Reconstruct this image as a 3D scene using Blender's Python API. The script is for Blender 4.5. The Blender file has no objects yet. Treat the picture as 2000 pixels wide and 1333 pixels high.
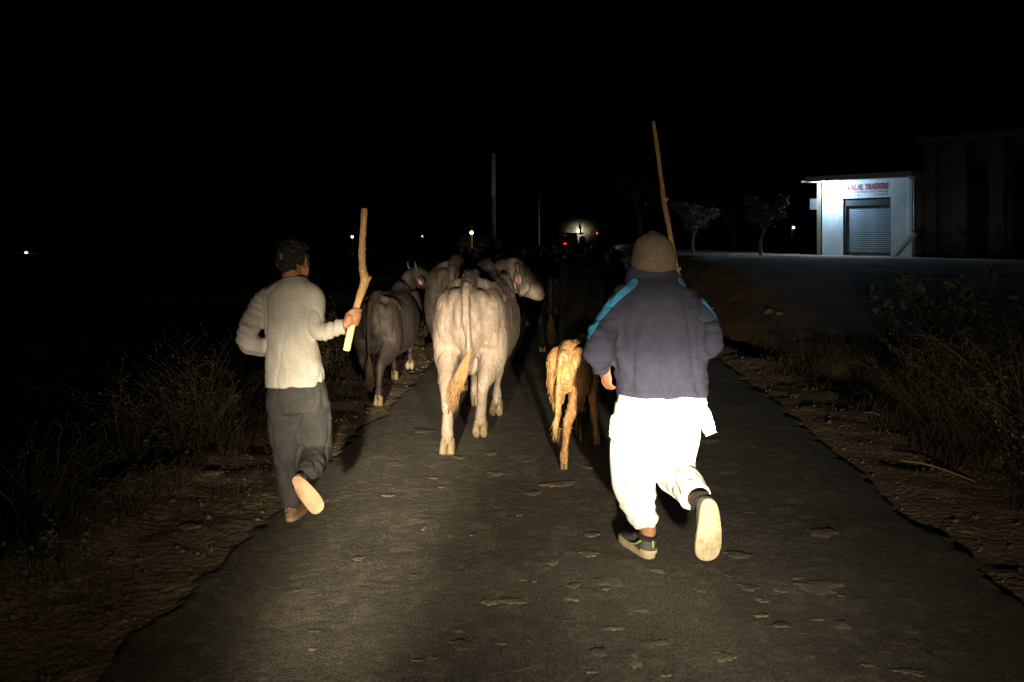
import bpy, bmesh, math, random
import numpy as np
from mathutils import Vector, Matrix, Euler

random.seed(7); rng = np.random.default_rng(7)
scene = bpy.context.scene
COL = scene.collection
R = math.radians
F, HZ, HC = 1650.0, 462.0, 1.65          # focal length and horizon of the photograph in its pixels, camera height

# ------------------------------------------------------------------ camera
cd = bpy.data.cameras.new('camera'); cam = bpy.data.objects.new('camera', cd); COL.objects.link(cam)
cam.location = (0, 0, HC); cam.rotation_euler = (R(90), 0, 0)
cd.sensor_width = 36; cd.lens = F/2000*36; cd.shift_y = -(666.5-HZ)/2000
cd.clip_start = 0.05; cd.clip_end = 3000
scene.camera = cam
# ------------------------------------------------------------------ night sky
w = bpy.data.worlds.new('World'); scene.world = w; w.use_nodes = True
nt = w.node_tree; sky = nt.nodes.new('ShaderNodeTexSky'); sky.sky_type = 'NISHITA'; sky.sun_disc = False
sky.sun_elevation = R(-6); sky.sun_rotation = R(200)
nt.links.new(sky.outputs[0], nt.nodes['Background'].inputs[0]); nt.nodes['Background'].inputs[1].default_value = 0.012
scene.view_settings.view_transform = 'Standard'; scene.view_settings.look = 'None'
scene.view_settings.exposure = 0; scene.view_settings.gamma = 1
scene.cycles.max_bounces = 4
scene.cycles.use_denoising = True
scene.cycles.use_light_tree = False
scene.cycles.sample_clamp_indirect = 3


def headlamp(name, loc, yaw, pitch, power, colour, sh, vstops, ex=3.0):
    """a vehicle headlamp: wide spot whose reflector gives a flat low beam"""
    ld = bpy.data.lights.new(name, 'SPOT'); o = bpy.data.objects.new(name, ld); COL.objects.link(o)
    o.location = loc; o.rotation_euler = (R(90+pitch), 0, R(-yaw))
    ld.spot_size = R(150); ld.spot_blend = 0.15; ld.shadow_soft_size = 0.055
    ld.energy = power; ld.color = colour; ld.use_nodes = True
    t = ld.node_tree; N = t.nodes; L = t.links
    em = [n for n in N if n.type == 'EMISSION'][0]
    tc = N.new('ShaderNodeTexCoord'); sp = N.new('ShaderNodeSeparateXYZ'); L.new(tc.outputs['Normal'], sp.inputs[0])
    def m(op, a, b=None):
        n = N.new('ShaderNodeMath'); n.operation = op
        for i, v in enumerate((a, b)):
            if v is None: continue
            if isinstance(v, (int, float)): n.inputs[i].default_value = v
            else: L.new(v, n.inputs[i])
        return n.outputs[0]
    az = m('ABSOLUTE', sp.outputs[2])
    h = m('ARCTAN2', sp.outputs[0], az); v = m('ARCTAN2', sp.outputs[1], az)
    hh = m('DIVIDE', h, R(sh)); g = m('DIVIDE', 1.0, m('ADD', 1.0, m('POWER', m('ABSOLUTE', hh), ex)))
    vv = m('ADD', m('DIVIDE', v, R(60)), 0.5)
    cr = N.new('ShaderNodeValToRGB'); L.new(vv, cr.inputs[0]); cr.color_ramp.interpolation = 'EASE'
    el = cr.color_ramp.elements
    while len(el) > 1: el.remove(el[-1])
    for i, (deg, val) in enumerate(vstops):
        e = el[0] if i == 0 else el.new(deg/60+0.5)
        e.position = deg/60+0.5; e.color = (val, val, val, 1)
    L.new(m('MULTIPLY', g, cr.outputs[0]), em.inputs['Strength'])
    return o
LAMPC = (1.0, 0.84, 0.60)
BEAM_R = [(-30, .015), (-20, .04), (-13, .10), (-8, .24), (-5, .42), (-2.5, .85), (-.5, 1.0), (2.5, .70), (5.5, .25), (9, .09), (14, .045), (29, .0)]
BEAM_L = [(-30, .01), (-20, .03), (-13, .10), (-9.5, .38), (-6.5, .88), (-2.5, 1.0), (-.5, 1.0), (2.5, .78), (5.5, .30), (9, .10), (14, .045), (29, .0)]
headlamp('headlamp_right', (0.66, -0.05, 0.74), 0, 0, 7400, LAMPC, 12.3, BEAM_R, 2.6)
headlamp('headlamp_left', (-0.66, -0.05, 0.74), -1.1, 0, 8200, LAMPC, 4.6, BEAM_L, 3.6)

# ------------------------------------------------------------------ helpers
def W(px, py, Y):
    return np.array(((px-1000)/F*Y, Y, HC-(py-HZ)/F*Y))
def G(px, py, z=0.0):
    Y = (HC-z)*F/(py-HZ); return np.array(((px-1000)/F*Y, Y, z))
SL = 118/F
def s_of(X, Y): return X-SL*Y

def vnoise(P, seed=0):
    P = np.asarray(P, float); I = np.floor(P).astype(np.int64); f = P-I; f = f*f*(3-2*f)
    def hsh(i, j, k):
        n = (i*73856093) ^ (j*19349663) ^ (k*83492791) ^ (seed*1274126177+12345)
        n = n & 0xffffffff
        n = ((n ^ (n >> 15))*2246822519) & 0xffffffff
        n = ((n ^ (n >> 13))*3266489917) & 0xffffffff
        return ((n ^ (n >> 16)) & 0xffff)/65535.0
    r = 0
    for a in (0, 1):
        for b in (0, 1):
            for c in (0, 1):
                wt = (f[:, 0] if a else 1-f[:, 0])*(f[:, 1] if b else 1-f[:, 1])*(f[:, 2] if c else 1-f[:, 2])
                r = r+wt*hsh(I[:, 0]+a, I[:, 1]+b, I[:, 2]+c)
    return r*2-1
def fbm(P, oct=3, seed=0):
    r = 0; a = 1
    for i in range(oct):
        r = r+a*vnoise(np.asarray(P)*2**i, seed+i); a *= .5
    return r
def crease(P, k, seed, wd=.10):
    return -np.exp(-(fbm(P*np.array(k), 2, seed)/wd)**2)
def sstep(a, b, x):
    t = np.clip((x-a)/(b-a), 0, 1); return t*t*(3-2*t)

def tag(o, label=None, cat=None, group=None, kind=None):
    if label: o['label'] = label
    if cat: o['category'] = cat
    if group: o['group'] = group
    if kind: o['kind'] = kind
    return o
def thing(name, label, cat, loc=(0, 0, 0), rz=0, group=None):
    o = bpy.data.objects.new(name, None); COL.objects.link(o)
    o.location = loc; o.rotation_euler = (0, 0, rz); o.empty_display_size = 0.1
    return tag(o, label, cat, group)
def wloc(o):
    v = Vector((0, 0, 0))
    while o is not None: v = v+o.location; o = o.parent
    return v
def link(name, me, mat, parent=None, smooth=True):
    o = bpy.data.objects.new(name, me); COL.objects.link(o)
    if mat is not None and len(me.materials) == 0: me.materials.append(mat)
    if smooth and len(me.polygons): me.polygons.foreach_set('use_smooth', [True]*len(me.polygons))
    if parent is not None: o.parent = parent
    return o
def mesh_from(V, Fc):
    me = bpy.data.meshes.new('m'); me.from_pydata([tuple(v) for v in V], [], Fc); me.update(); return me
def make(name, V, Fc, mat, parent=None, smooth=True, local=False):
    """mesh given in world metres; stored relative to its parent unless local"""
    V = np.asarray(V, float).reshape(-1, 3)
    if parent is not None and not local: V = V-np.array(wloc(parent))
    return link(name, mesh_from(V, Fc), mat, parent, smooth)

class Sh:
    def __init__(s): s.V = []; s.F = []
    def add(s, V, Fc):
        o = len(s.V); s.V.extend([tuple(v) for v in V]); s.F.extend([tuple(i+o for i in f) for f in Fc]); return s
    def ell(s, c, r, M=None, nu=14, nv=9):
        V = []; Fc = []
        for j in range(nv+1):
            th = math.pi*j/nv
            for i in range(nu):
                ph = 2*math.pi*i/nu
                V.append((r[0]*math.sin(th)*math.cos(ph), r[1]*math.sin(th)*math.sin(ph), r[2]*math.cos(th)))
        V = np.array(V)
        if M is not None: V = V@np.array(M).T
        V = V+np.array(c)
        for j in range(nv):
            for i in range(nu):
                Fc.append((j*nu+i, (j+1)*nu+i, (j+1)*nu+(i+1) % nu, j*nu+(i+1) % nu))
        return s.add(V, Fc)
    def tube(s, pts, rad, side=(1, 0, 0), n=14, seg=5, cap=0.6, sq=1.0):
        P = np.array(pts, float); Q = np.array([(r, r) if np.isscalar(r) else r for r in rad], float)
        def cr(A):
            if len(A) == 2 or seg == 1:
                return A if seg == 1 else np.array([A[0]+(A[1]-A[0])*t for t in np.linspace(0, 1, seg+1)])
            A0 = np.vstack([2*A[0]-A[1], A, 2*A[-1]-A[-2]]); out = []
            for i in range(1, len(A0)-2):
                a, b, c, d = A0[i-1:i+3]
                for k in range(seg):
                    t = k/seg
                    out.append(.5*((2*b)+(c-a)*t+(2*a-5*b+4*c-d)*t*t+(3*b-a-3*c+d)*t**3))
            out.append(A[-1]); return np.array(out)
        P2 = cr(P); Q2 = np.maximum(cr(Q), 1e-4)
        T = np.gradient(P2, axis=0); T /= np.linalg.norm(T, axis=1)[:, None]+1e-12
        sd = np.array(side, float); rings = []
        def ring(c, t, a, b):
            x = sd-t*np.dot(sd, t); x /= np.linalg.norm(x)+1e-9; y = np.cross(t, x)
            an = np.arange(n)*2*math.pi/n; ca, sa = np.cos(an), np.sin(an)
            if sq != 1.0:
                ca = np.sign(ca)*np.abs(ca)**sq; sa = np.sign(sa)*np.abs(sa)**sq
            return c+np.outer(ca*a, x)+np.outer(sa*b, y)
        caps = (.9, .65, .3) if cap > 0 else ()
        for k in reversed(caps):
            e = math.sqrt(1-k*k)*min(Q2[0])*cap
            rings.append(ring(P2[0]-T[0]*e, T[0], Q2[0][0]*k, Q2[0][1]*k))
        for i in range(len(P2)): rings.append(ring(P2[i], T[i], *Q2[i]))
        for k in caps:
            e = math.sqrt(1-k*k)*min(Q2[-1])*cap
            rings.append(ring(P2[-1]+T[-1]*e, T[-1], Q2[-1][0]*k, Q2[-1][1]*k))
        V = np.vstack(rings); Fc = []; m = len(rings)
        for j in range(m-1):
            for i in range(n):
                Fc.append((j*n+i, j*n+(i+1) % n, (j+1)*n+(i+1) % n, (j+1)*n+i))
        Fc.append(tuple(reversed(range(n)))); Fc.append(tuple(range((m-1)*n, m*n)))
        return s.add(V, Fc)
    def box(s, c, d, M=None, taper=1.0):
        x, y, z = np.array(d)/2
        V = np.array([(-x, -y, -z), (x, -y, -z), (x, y, -z), (-x, y, -z), (-x*taper, -y*taper, z), (x*taper, -y*taper, z), (x*taper, y*taper, z), (-x*taper, y*taper, z)])
        if M is not None: V = V@np.array(M).T
        return s.add(V+np.array(c), [(3, 2, 1, 0), (4, 5, 6, 7), (0, 1, 5, 4), (1, 2, 6, 5), (2, 3, 7, 6), (3, 0, 4, 7)])
    def xf(s, M4):
        A = np.array(s.V); A = A@np.array(M4)[:3, :3].T+np.array(M4)[:3, 3]; s.V = [tuple(v) for v in A]; return s

def union(sh, voxel, smooth=4, disp=None, fac=.5):
    me = mesh_from(sh.V, sh.F); o = bpy.data.objects.new('tmp', me); COL.objects.link(o)
    m = o.modifiers.new('r', 'REMESH'); m.mode = 'VOXEL'; m.voxel_size = voxel; m.adaptivity = 0
    if smooth:
        m = o.modifiers.new('s', 'SMOOTH'); m.factor = fac; m.iterations = smooth
    dg = bpy.context.evaluated_depsgraph_get(); dg.update()
    out = bpy.data.meshes.new_from_object(o.evaluated_get(dg))
    bpy.data.objects.remove(o); bpy.data.meshes.remove(me)
    if disp is not None:
        P, Nn = vn(out); P = P+Nn*disp(P, Nn)[:, None]
        out.vertices.foreach_set('co', P.astype(np.float32).ravel()); out.update()
    return out
def vn(me):
    n = len(me.vertices); P = np.empty(n*3, np.float32); me.vertices.foreach_get('co', P)
    N_ = np.empty(n*3, np.float32); me.vertex_normals.foreach_get('vector', N_)
    return P.reshape(-1, 3).astype(float), N_.reshape(-1, 3).astype(float)
def put(name, me, mat, parent):
    """union mesh in world metres -> child of an unrotated parent"""
    n = len(me.vertices); P = np.empty(n*3, np.float32); me.vertices.foreach_get('co', P)
    P = P.reshape(-1, 3)-np.array(wloc(parent), np.float32); me.vertices.foreach_set('co', P.ravel()); me.update()
    return link(name, me, mat, parent)
def attr(me, name, vals):
    a = me.attributes.new(name, 'FLOAT', 'POINT'); a.data.foreach_set('value', np.asarray(vals, np.float32))

def pm(name, c1, c2=None, scale=6, rough=.8, bump=0, bscale=60, detail=5, spec=.25, c3=None, stretch=(1, 1, 1), sheen=0, metal=0, mask=None, trans=0, bdist=.01, lo=.35, hi=.65, speck=None):
    m = bpy.data.materials.new(name); m.use_nodes = True; t = m.node_tree; N = t.nodes; L = t.links
    b = N['Principled BSDF']; b.inputs['Roughness'].default_value = rough; b.inputs['Specular IOR Level'].default_value = spec
    b.inputs['Metallic'].default_value = metal
    if sheen: b.inputs['Sheen Weight'].default_value = sheen
    tc = N.new('ShaderNodeTexCoord'); mp = N.new('ShaderNodeMapping'); mp.inputs['Scale'].default_value = stretch
    L.new(tc.outputs['Object'], mp.inputs[0]); colout = None
    if c2 is None: c2 = tuple(v*.8 for v in c1)
    nz = N.new('ShaderNodeTexNoise'); nz.inputs['Scale'].default_value = scale; nz.inputs['Detail'].default_value = detail
    nz.inputs['Roughness'].default_value = .65
    L.new(mp.outputs[0], nz.inputs[0])
    cr = N.new('ShaderNodeValToRGB'); L.new(nz.outputs[0], cr.inputs[0])
    cr.color_ramp.elements[0].position = lo; cr.color_ramp.elements[1].position = hi
    cr.color_ramp.elements[0].color = (*c1, 1); cr.color_ramp.elements[1].color = (*c2, 1)
    colout = cr.outputs[0]
    if c3 is not None:
        n2 = N.new('ShaderNodeTexNoise'); n2.inputs['Scale'].default_value = scale*5; n2.inputs['Detail'].default_value = 4
        L.new(mp.outputs[0], n2.inputs[0]); c4 = N.new('ShaderNodeValToRGB'); L.new(n2.outputs[0], c4.inputs[0])
        c4.color_ramp.elements[0].position = .52; c4.color_ramp.elements[1].position = .68
        mx = N.new('ShaderNodeMix'); mx.data_type = 'RGBA'; L.new(c4.outputs[0], mx.inputs[0]); L.new(colout, mx.inputs[6])
        mx.inputs[7].default_value = (*c3, 1); colout = mx.outputs[2]
    if mask:
        an, mc, th = mask
        a = N.new('ShaderNodeAttribute'); a.attribute_name = an
        mr = N.new('ShaderNodeMapRange'); L.new(a.outputs['Fac'], mr.inputs[0])
        mr.inputs[1].default_value = th[0]; mr.inputs[2].default_value = th[1]
        mx = N.new('ShaderNodeMix'); mx.data_type = 'RGBA'; L.new(mr.outputs[0], mx.inputs[0]); L.new(colout, mx.inputs[6])
        mx.inputs[7].default_value = (*mc, 1); colout = mx.outputs[2]
    if speck:      # fine grain of the surface itself: stone chips, hairs, weave
        n5 = N.new('ShaderNodeTexNoise'); n5.inputs['Scale'].default_value = speck[0]; n5.inputs['Detail'].default_value = 2
        L.new(mp.outputs[0], n5.inputs[0]); mr5 = N.new('ShaderNodeMapRange'); L.new(n5.outputs[0], mr5.inputs[0])
        mr5.inputs[1].default_value = .3; mr5.inputs[2].default_value = .7; mr5.inputs[3].default_value = 1-speck[1]; mr5.inputs[4].default_value = 1+speck[1]
        vm = N.new('ShaderNodeVectorMath'); vm.operation = 'SCALE'; L.new(colout, vm.inputs[0]); L.new(mr5.outputs[0], vm.inputs['Scale']); colout = vm.outputs[0]
    L.new(colout, b.inputs['Base Color'])
    if bump:
        n3 = N.new('ShaderNodeTexNoise'); n3.inputs['Scale'].default_value = bscale; n3.inputs['Detail'].default_value = 6
        L.new(mp.outputs[0], n3.inputs[0]); bp = N.new('ShaderNodeBump'); bp.inputs['Strength'].default_value = bump
        bp.inputs['Distance'].default_value = bdist; L.new(n3.outputs[0], bp.inputs['Height']); L.new(bp.outputs[0], b.inputs['Normal'])
    if trans: b.inputs['Transmission Weight'].default_value = trans
    return m
def emis(name, c, s):
    m = bpy.data.materials.new(name); m.use_nodes = True; b = m.node_tree.nodes['Principled BSDF']
    b.inputs['Base Color'].default_value = (*c, 1); b.inputs['Emission Color'].default_value = (*c, 1); b.inputs['Emission Strength'].default_value = s
    m.cycles.emission_sampling = 'NONE'
    return m

# ------------------------------------------------------------------ terrain
def ground_z(X, Y):
    X = np.asarray(X, float); Y = np.asarray(Y, float); s = X-SL*Y
    P = np.stack([X, Y, 0*X], -1).reshape(-1, 3)
    n1 = fbm(P*.9, 3, 3).reshape(X.shape); n2 = fbm(P*5, 3, 9).reshape(X.shape); n3 = fbm(P*.12, 2, 5).reshape(X.shape)
    z = np.zeros_like(X)-.02
    rt = sstep(1.95, 2.25, s); lf = sstep(1.5, 1.74, -s)
    near = 1-sstep(8, 13, Y)
    bank = .90*sstep(2.7, 4.4, s)*sstep(11, 25, Y) + .22*near*sstep(2.6, 4.6, s)
    ditch = -.30*np.exp(-((s-(2.72+.5*sstep(14, 9, Y)))/.27)**2)*sstep(7, 9.5, Y)*(1-sstep(22, 30, Y))
    zr = bank+ditch+.03+(n1*.04*(1+.5*sstep(2.3, 3.2, s))+n2*.016)*(1-.6*sstep(10, 16, Y))
    drop = -.85*sstep(2.9, 5.2, -s)
    ridge = .06*np.exp(-((-s-2.75)/.3)**2)
    vs = .25+.75*sstep(1.85, 2.7, -s); zl = drop+.036+(n1*.04+n2*.024)*vs+ridge
    z = z+rt*zr+lf*zl + n3*.25*sstep(6, 25, np.abs(s))
    return z
def gz(x, y): return float(ground_z(np.array([x]), np.array([y]))[0])
def grid(S, Ys, zf, col_attr=None):
    SS, YY = np.meshgrid(S, Ys); X = SS+SL*YY; Z = zf(X, YY)
    V = np.stack([X, YY, Z], -1).reshape(-1, 3); ns, ny = len(S), len(Ys)
    idx = np.arange(ns*ny).reshape(ny, ns)
    Q = np.stack([idx[:-1, :-1], idx[:-1, 1:], idx[1:, 1:], idx[1:, :-1]], -1).reshape(-1, 4)
    me = bpy.data.meshes.new('g'); me.vertices.add(len(V)); me.vertices.foreach_set('co', V.astype(np.float32).ravel())
    me.loops.add(Q.size); me.loops.foreach_set('vertex_index', Q.astype(np.int32).ravel())
    me.polygons.add(len(Q)); me.polygons.foreach_set('loop_start', (np.arange(len(Q))*4).astype(np.int32))
    me.update(calc_edges=True); me.validate()
    return me, SS, YY
def prog(a, b, d0, g, dmax=1e9):
    r = [a]; d = d0
    while r[-1] < b: r.append(r[-1]+d); d = min(d*g, dmax)
    return np.array(r)
S_ = np.concatenate([-prog(1.5, 420, .045, 1.035)[::-1], np.linspace(-1.3, 1.4, 6), prog(1.7, 420, .04, 1.03)])
Y_ = prog(-6, 2.2, .4, 1.0); Y_ = np.concatenate([Y_[:-1], prog(2.2, 900, .04, 1.0085)])
me, SS, YY = grid(S_, Y_, ground_z)
M_dirt = pm('dirt', (.275, .21, .14), (.18, .137, .09), 1.3, .95, .7, 22, c3=(.33, .26, .175), spec=.1, bdist=.03, speck=(55, .40))
ground = tag(link('ground', me, M_dirt), kind='structure')

# road: single lane of worn asphalt with crumbled edges
def road_edge(Y, side):
    P = np.stack([Y*2.2, Y*0+side*7.3, 0*Y], -1); P2 = np.stack([Y*9, Y*0+side*3.1, 0*Y], -1)
    return (1.98 if side > 0 else 1.78)+.06*vnoise(P, 21)+.045*vnoise(P2, 22)+.02*vnoise(P2*3, 23)
U_ = np.concatenate([[0, .004], np.linspace(.012, .988, 250), [.996, 1]])
Yr = [1.0]
while Yr[-1] < 150: Yr.append(Yr[-1]+max(.014, Yr[-1]**2/1400*.75))
Yr = np.array(Yr)
UU, YY = np.meshgrid(U_, Yr)
le = road_edge(Yr, -1)[:, None]; re_ = road_edge(Yr, 1)[:, None]
SS = -le+UU*(le+re_)
X = SS+SL*YY; P = np.stack([X, YY, 0*X], -1).reshape(-1, 3)
fade = (1/(1+(YY/9)**2)).reshape(-1)
agg = vnoise(P*42, 1)*.0018+vnoise(P*66, 2)*.0016
und = fbm(P*1.6, 3, 4)*.008
blot = fbm(P*np.array([7, 5, 1]), 3, 31); wear = np.clip((blot-.72)*5, 0, 1)
Z = .035-.012*np.abs(SS.reshape(-1)/1.9)**2+agg*fade+und*.6+wear*.0012
edge = np.minimum(UU, 1-UU).reshape(-1); Z = np.where(edge < .0005, -.09, np.where(edge < .006, Z-.012, Z))
V = np.stack([X.reshape(-1), YY.reshape(-1), Z], -1); ny, ns = X.shape
idx = np.arange(ns*ny).reshape(ny, ns); Q = np.stack([idx[:-1, :-1], idx[:-1, 1:], idx[1:, 1:], idx[1:, :-1]], -1).reshape(-1, 4)
me = bpy.data.meshes.new('road'); me.vertices.add(len(V)); me.vertices.foreach_set('co', V.astype(np.float32).ravel())
me.loops.add(Q.size); me.loops.foreach_set('vertex_index', Q.astype(np.int32).ravel())
me.polygons.add(len(Q)); me.polygons.foreach_set('loop_start', (np.arange(len(Q))*4).astype(np.int32)); me.update(calc_edges=True); me.validate()
attr(me, 'wear', wear)
M_road = pm('asphalt', (.118, .107, .088), (.088, .081, .068), 2.2, .85, 1.0, 170, c3=(.15, .136, .11), spec=.25, mask=('wear', (.165, .144, .108), (0, 1.3)), bdist=.012, speck=(95, .50))
road = tag(link('road', me, M_road), kind='structure')
def road_z(x, y):
    P = np.array([[x, y, 0.]]); s = s_of(x, y)
    return .035-.012*abs(s/1.9)**2+float(fbm(P*1.6, 3, 4)[0])*.0048
# flattened clods and spalled spots on the asphalt
M_patch = pm('patch', (.215, .185, .14), (.155, .136, .105), 18, .95, .7, 90, spec=.1, speck=(80, .35))
M_patch2 = pm('patch_dark', (.14, .125, .098), (.105, .095, .076), 18, .95, .7, 90, spec=.1, speck=(80, .35))
spots = [(905, 1263, 30, 12, .6), (955, 1178, 16, 8, 1), (1000, 1176, 26, 8, .5), (1195, 1137, 30, 15, .4), (1600, 1147, 42, 20, .4), (1610, 1040, 34, 10, 1.6),
         (1525, 1223, 20, 7, 1.2), (1645, 1221, 22, 9, .4), (1255, 1195, 14, 6, .5), (1440, 1084, 32, 7, 1.3), (1150, 1084, 24, 7, 1), (1155, 1047, 20, 5, 1),
         (1170, 1277, 24, 9, 1), (1237, 1292, 18, 17, .3), (1415, 1287, 24, 11, .6), (1770, 1268, 60, 28, .3), (1775, 1313, 30, 9, .7), (1490, 1174, 16, 6, .8),
         (1625, 949, 24, 6, 1.1), (1385, 861, 22, 5, 1), (1095, 947, 34, 7, .8), (830, 841, 22, 5, .8), (970, 925, 22, 4, .6), (960, 886, 16, 4, .8), (897, 893, 12, 4, 1),
         (1040, 965, 18, 5, .8), (1080, 1100, 16, 6, .5), (925, 1046, 10, 4, 1), (760, 968, 12, 4, .8), (1285, 1118, 16, 5, .6), (1120, 1145, 16, 6, .5), (1115, 1170, 18, 6, .5),
         (1200, 1230, 22, 6, .6), (1290, 1258, 22, 6, .6), (1487, 1204, 14, 5, .8), (1600, 1210, 16, 4, .6), (1460, 1148, 22, 7, .5), (1525, 1155, 14, 5, .5), (1350, 868, 14, 4, 1),
         (1690, 985, 16, 4, .9), (1340, 905, 16, 4, .8), (880, 846, 10, 3, .8), (1030, 900, 14, 4, .7), (1150, 915, 14, 4, .7), (700, 1090, 14, 5, .4), (1020, 1310, 14, 6, .5)]
for k in range(45):
    spots.append((rng.uniform(560, 1900), rng.uniform(860, 1325), rng.uniform(6, 14), rng.uniform(2.5, 5), rng.uniform(.1, .35)))
for k, (px, py, a, b, hgt) in enumerate(spots):
    c = G(px, py, .03); e1 = G(px+a, py, .03); e2 = G(px, py+b, .03); rx = abs(e1[0]-c[0]); ry = abs(e2[1]-c[1])
    if abs(s_of(c[0], c[1])) > 1.6: continue
    n = 26; jag = rng.uniform(.84, 1.12, 26); ph = rng.uniform(0, 6.28, 4); V = [(0, 0, .0014+.0018*hgt)]; Fc = []
    for j, (q, zz) in enumerate(((.5, .0014+.0017*hgt), (.86, .0008+.0012*hgt), (1.0, -.003))):
        for i in range(n):
            t = 2*math.pi*i/n; r = 1+.2*math.sin(2*t+ph[0])+.13*math.sin(3*t+ph[1])+.09*math.sin(5*t+ph[2])+.07*math.sin(7*t+ph[3]); r *= jag[i] if q > .6 else 1
            V.append((rx*r*q*math.cos(t), ry*r*q*math.sin(t), zz+.0006*math.sin(5*t+ph[1]*j)*(q < 1)))
    for i in range(n): Fc.append((0, 1+i, 1+(i+1) % n))
    for j in range(2):
        for i in range(n): Fc.append((1+j*n+i, 1+(j+1)*n+i, 1+(j+1)*n+(i+1) % n, 1+j*n+(i+1) % n))
    V = np.array(V)+np.array([c[0], c[1], road_z(c[0], c[1])])
    make('road_patch', V, Fc, M_patch if k % 3 else M_patch2, road)

# ------------------------------------------------------------------ materials of the living
M_skin = pm('skin', (.30, .14, .075), (.24, .105, .055), 30, .55, .25, 220, spec=.35)
M_hair = pm('hair', (.012, .010, .009), (.02, .016, .013), 60, .6, .9, 160, spec=.3, stretch=(1, 1, .4))
M_sweat = pm('sweatshirt', (.30, .28, .245), (.25, .235, .208), 9, .95, .35, 330, spec=.1, bdist=.004, speck=(140, .18))
M_trou_d = pm('dark_trousers', (.034, .0325, .032), (.023, .0225, .0225), 10, .95, .35, 260, spec=.1, speck=(120, .25))
M_jacket = pm('jacket', (.035, .037, .061), (.028, .030, .049), 10, .9, .35, 260, spec=.12, speck=(150, .22), mask=('stripe', (.045, .24, .46), (.0165, .014)))
M_white = pm('white_cotton', (.70, .745, .70), (.64, .69, .64), 8, .95, .3, 240, spec=.1)
M_beanie = pm('beanie', (.17, .13, .095), (.125, .096, .071), 40, .95, .9, 120, spec=.05, speck=(130, .3), stretch=(1, 1, 3))
M_shoe = pm('shoe_grey', (.10, .095, .085), (.075, .07, .063), 40, .8, .4, 300, spec=.2)
M_sole = pm('sole_cream', (.46, .39, .26), (.34, .28, .18), 14, .8, .4, 120, spec=.2, speck=(60, .2))
M_soleb = pm('sole_brown', (.25, .165, .10), (.18, .115, .07), 14, .8, .5, 90, spec=.2)
M_shoeb = pm('shoe_brown', (.16, .10, .06), (.10, .065, .04), 30, .7, .4, 200, spec=.3)
M_dark = pm('dark_lining', (.02, .02, .022), (.014, .014, .016), 20, .9)
M_green = pm('lime_trim', (.35, .6, .08), (.3, .5, .08), 20, .7)
M_stick = pm('bark_stick', (.40, .25, .10), (.26, .155, .07), 22, .85, .8, 90, c3=(.52, .36, .17), spec=.15, stretch=(1, 1, .35))
M_stickp = pm('peeled_wood', (.66, .50, .22), (.55, .40, .17), 16, .8, .4, 90, spec=.2, stretch=(1, 1, .3))
M_stickd = pm('dark_bark_stick', (.21, .12, .052), (.13, .072, .034), 22, .85, .8, 90, c3=(.36, .22, .09), spec=.15, stretch=(1, 1, .35))
M_eye = pm('eye', (.02, .015, .012), (.01, .01, .01), 5, .15, spec=.6)

# ------------------------------------------------------------------ hands
def unit(v): v = np.array(v, float); return v/np.linalg.norm(v)
def hand_grip(sh, c, axis, outn, wrist, rs):
    """fist closed round a stick: c on the stick axis, axis to the thumb side, outn = where the back of the hand faces"""
    a = unit(axis); o = unit(np.array(outn)-a*np.dot(outn, a)); t = np.cross(a, o)
    if np.dot(np.array(wrist)-c, t) > 0: t = -t          # t points from the wrist to the knuckles
    palm = c+o*(rs+.016)-t*.012
    sh.ell(palm, (.043, .040, .0165), np.stack([a, t, o], 1))
    sh.tube([np.array(wrist), (np.array(wrist)+palm)/2+o*.003, palm-t*.01], [(.022, .026), (.024, .028), (.03, .026)], side=o)
    for i, (ln, rr) in enumerate(((1.0, .0092), (1.08, .0096), (1.0, .0092), (.85, .0080))):
        off = (1.5-i)*.0205; R_ = rs+.010; P = []
        for k in range(6):
            th = R(-5+k*46*ln); P.append(c+a*(off-.002*k*.5)+o*(R_*math.cos(th)+.004*(k == 0))+t*(R_*math.sin(th)+.016*max(0, 1-k*.5)))
        sh.tube([palm+a*off*.8]+P, [rr*1.1]+[rr*1.08, rr*1.12, rr, rr*.98, rr*.92, rr*.8], side=a, n=10, seg=3)
    P = [palm+a*.030-t*.012, palm+a*.050+t*.008-o*.004, c+a*.050+t*(rs+.012)*.8+o*.006, c+a*.046+t*(rs+.012)*.6-o*(rs+.004)]
    sh.tube(P, [.014, .0125, .0115, .0095], side=o, n=10, seg=3)
def hand_loose(sh, wr, d, pn, thumb, sc=1.0):
    """relaxed hand: wr wrist, d finger direction, pn palm normal, thumb direction"""
    d = unit(d); pn = unit(np.array(pn)-d*np.dot(pn, d)); s = np.cross(d, pn)
    if np.dot(s, thumb) < 0: s = -s
    wr = np.array(wr); pc = wr+d*.055*sc
    sh.ell(pc, (.040*sc, .050*sc, .0155*sc), np.stack([s, d, pn], 1)); sh.tube([wr-d*.03, wr, wr+d*.04*sc], [(.027, .021), (.027, .02), (.034, .018)], side=s)
    for i, (ln, rr) in enumerate(((.074, .0088), (.082, .0092), (.075, .0088), (.060, .0078))):
        b = wr+d*.092*sc+s*(1.5-i)*.0205*sc; P = [b-d*.02, b]; ang = R(12+4*i); p = b
        for k, fr in enumerate((.45, .32, .23)):
            ang += R(22+5*i)*(1 if k else .5); p = p+(d*math.cos(ang)+pn*math.sin(ang))*ln*fr*sc; P.append(p)
        sh.tube(P, [rr*1.1, rr*1.1, rr*1.02, rr*.95, rr*.8], side=s, n=10, seg=3)
    b = wr+d*.03*sc+s*.028*sc
    sh.tube([b, b+d*.03+s*.022+pn*.008, b+d*.055+s*.026+pn*.02, b+d*.074+s*.022+pn*.032], [.014, .0125, .011, .009], side=pn, n=10, seg=3)

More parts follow.
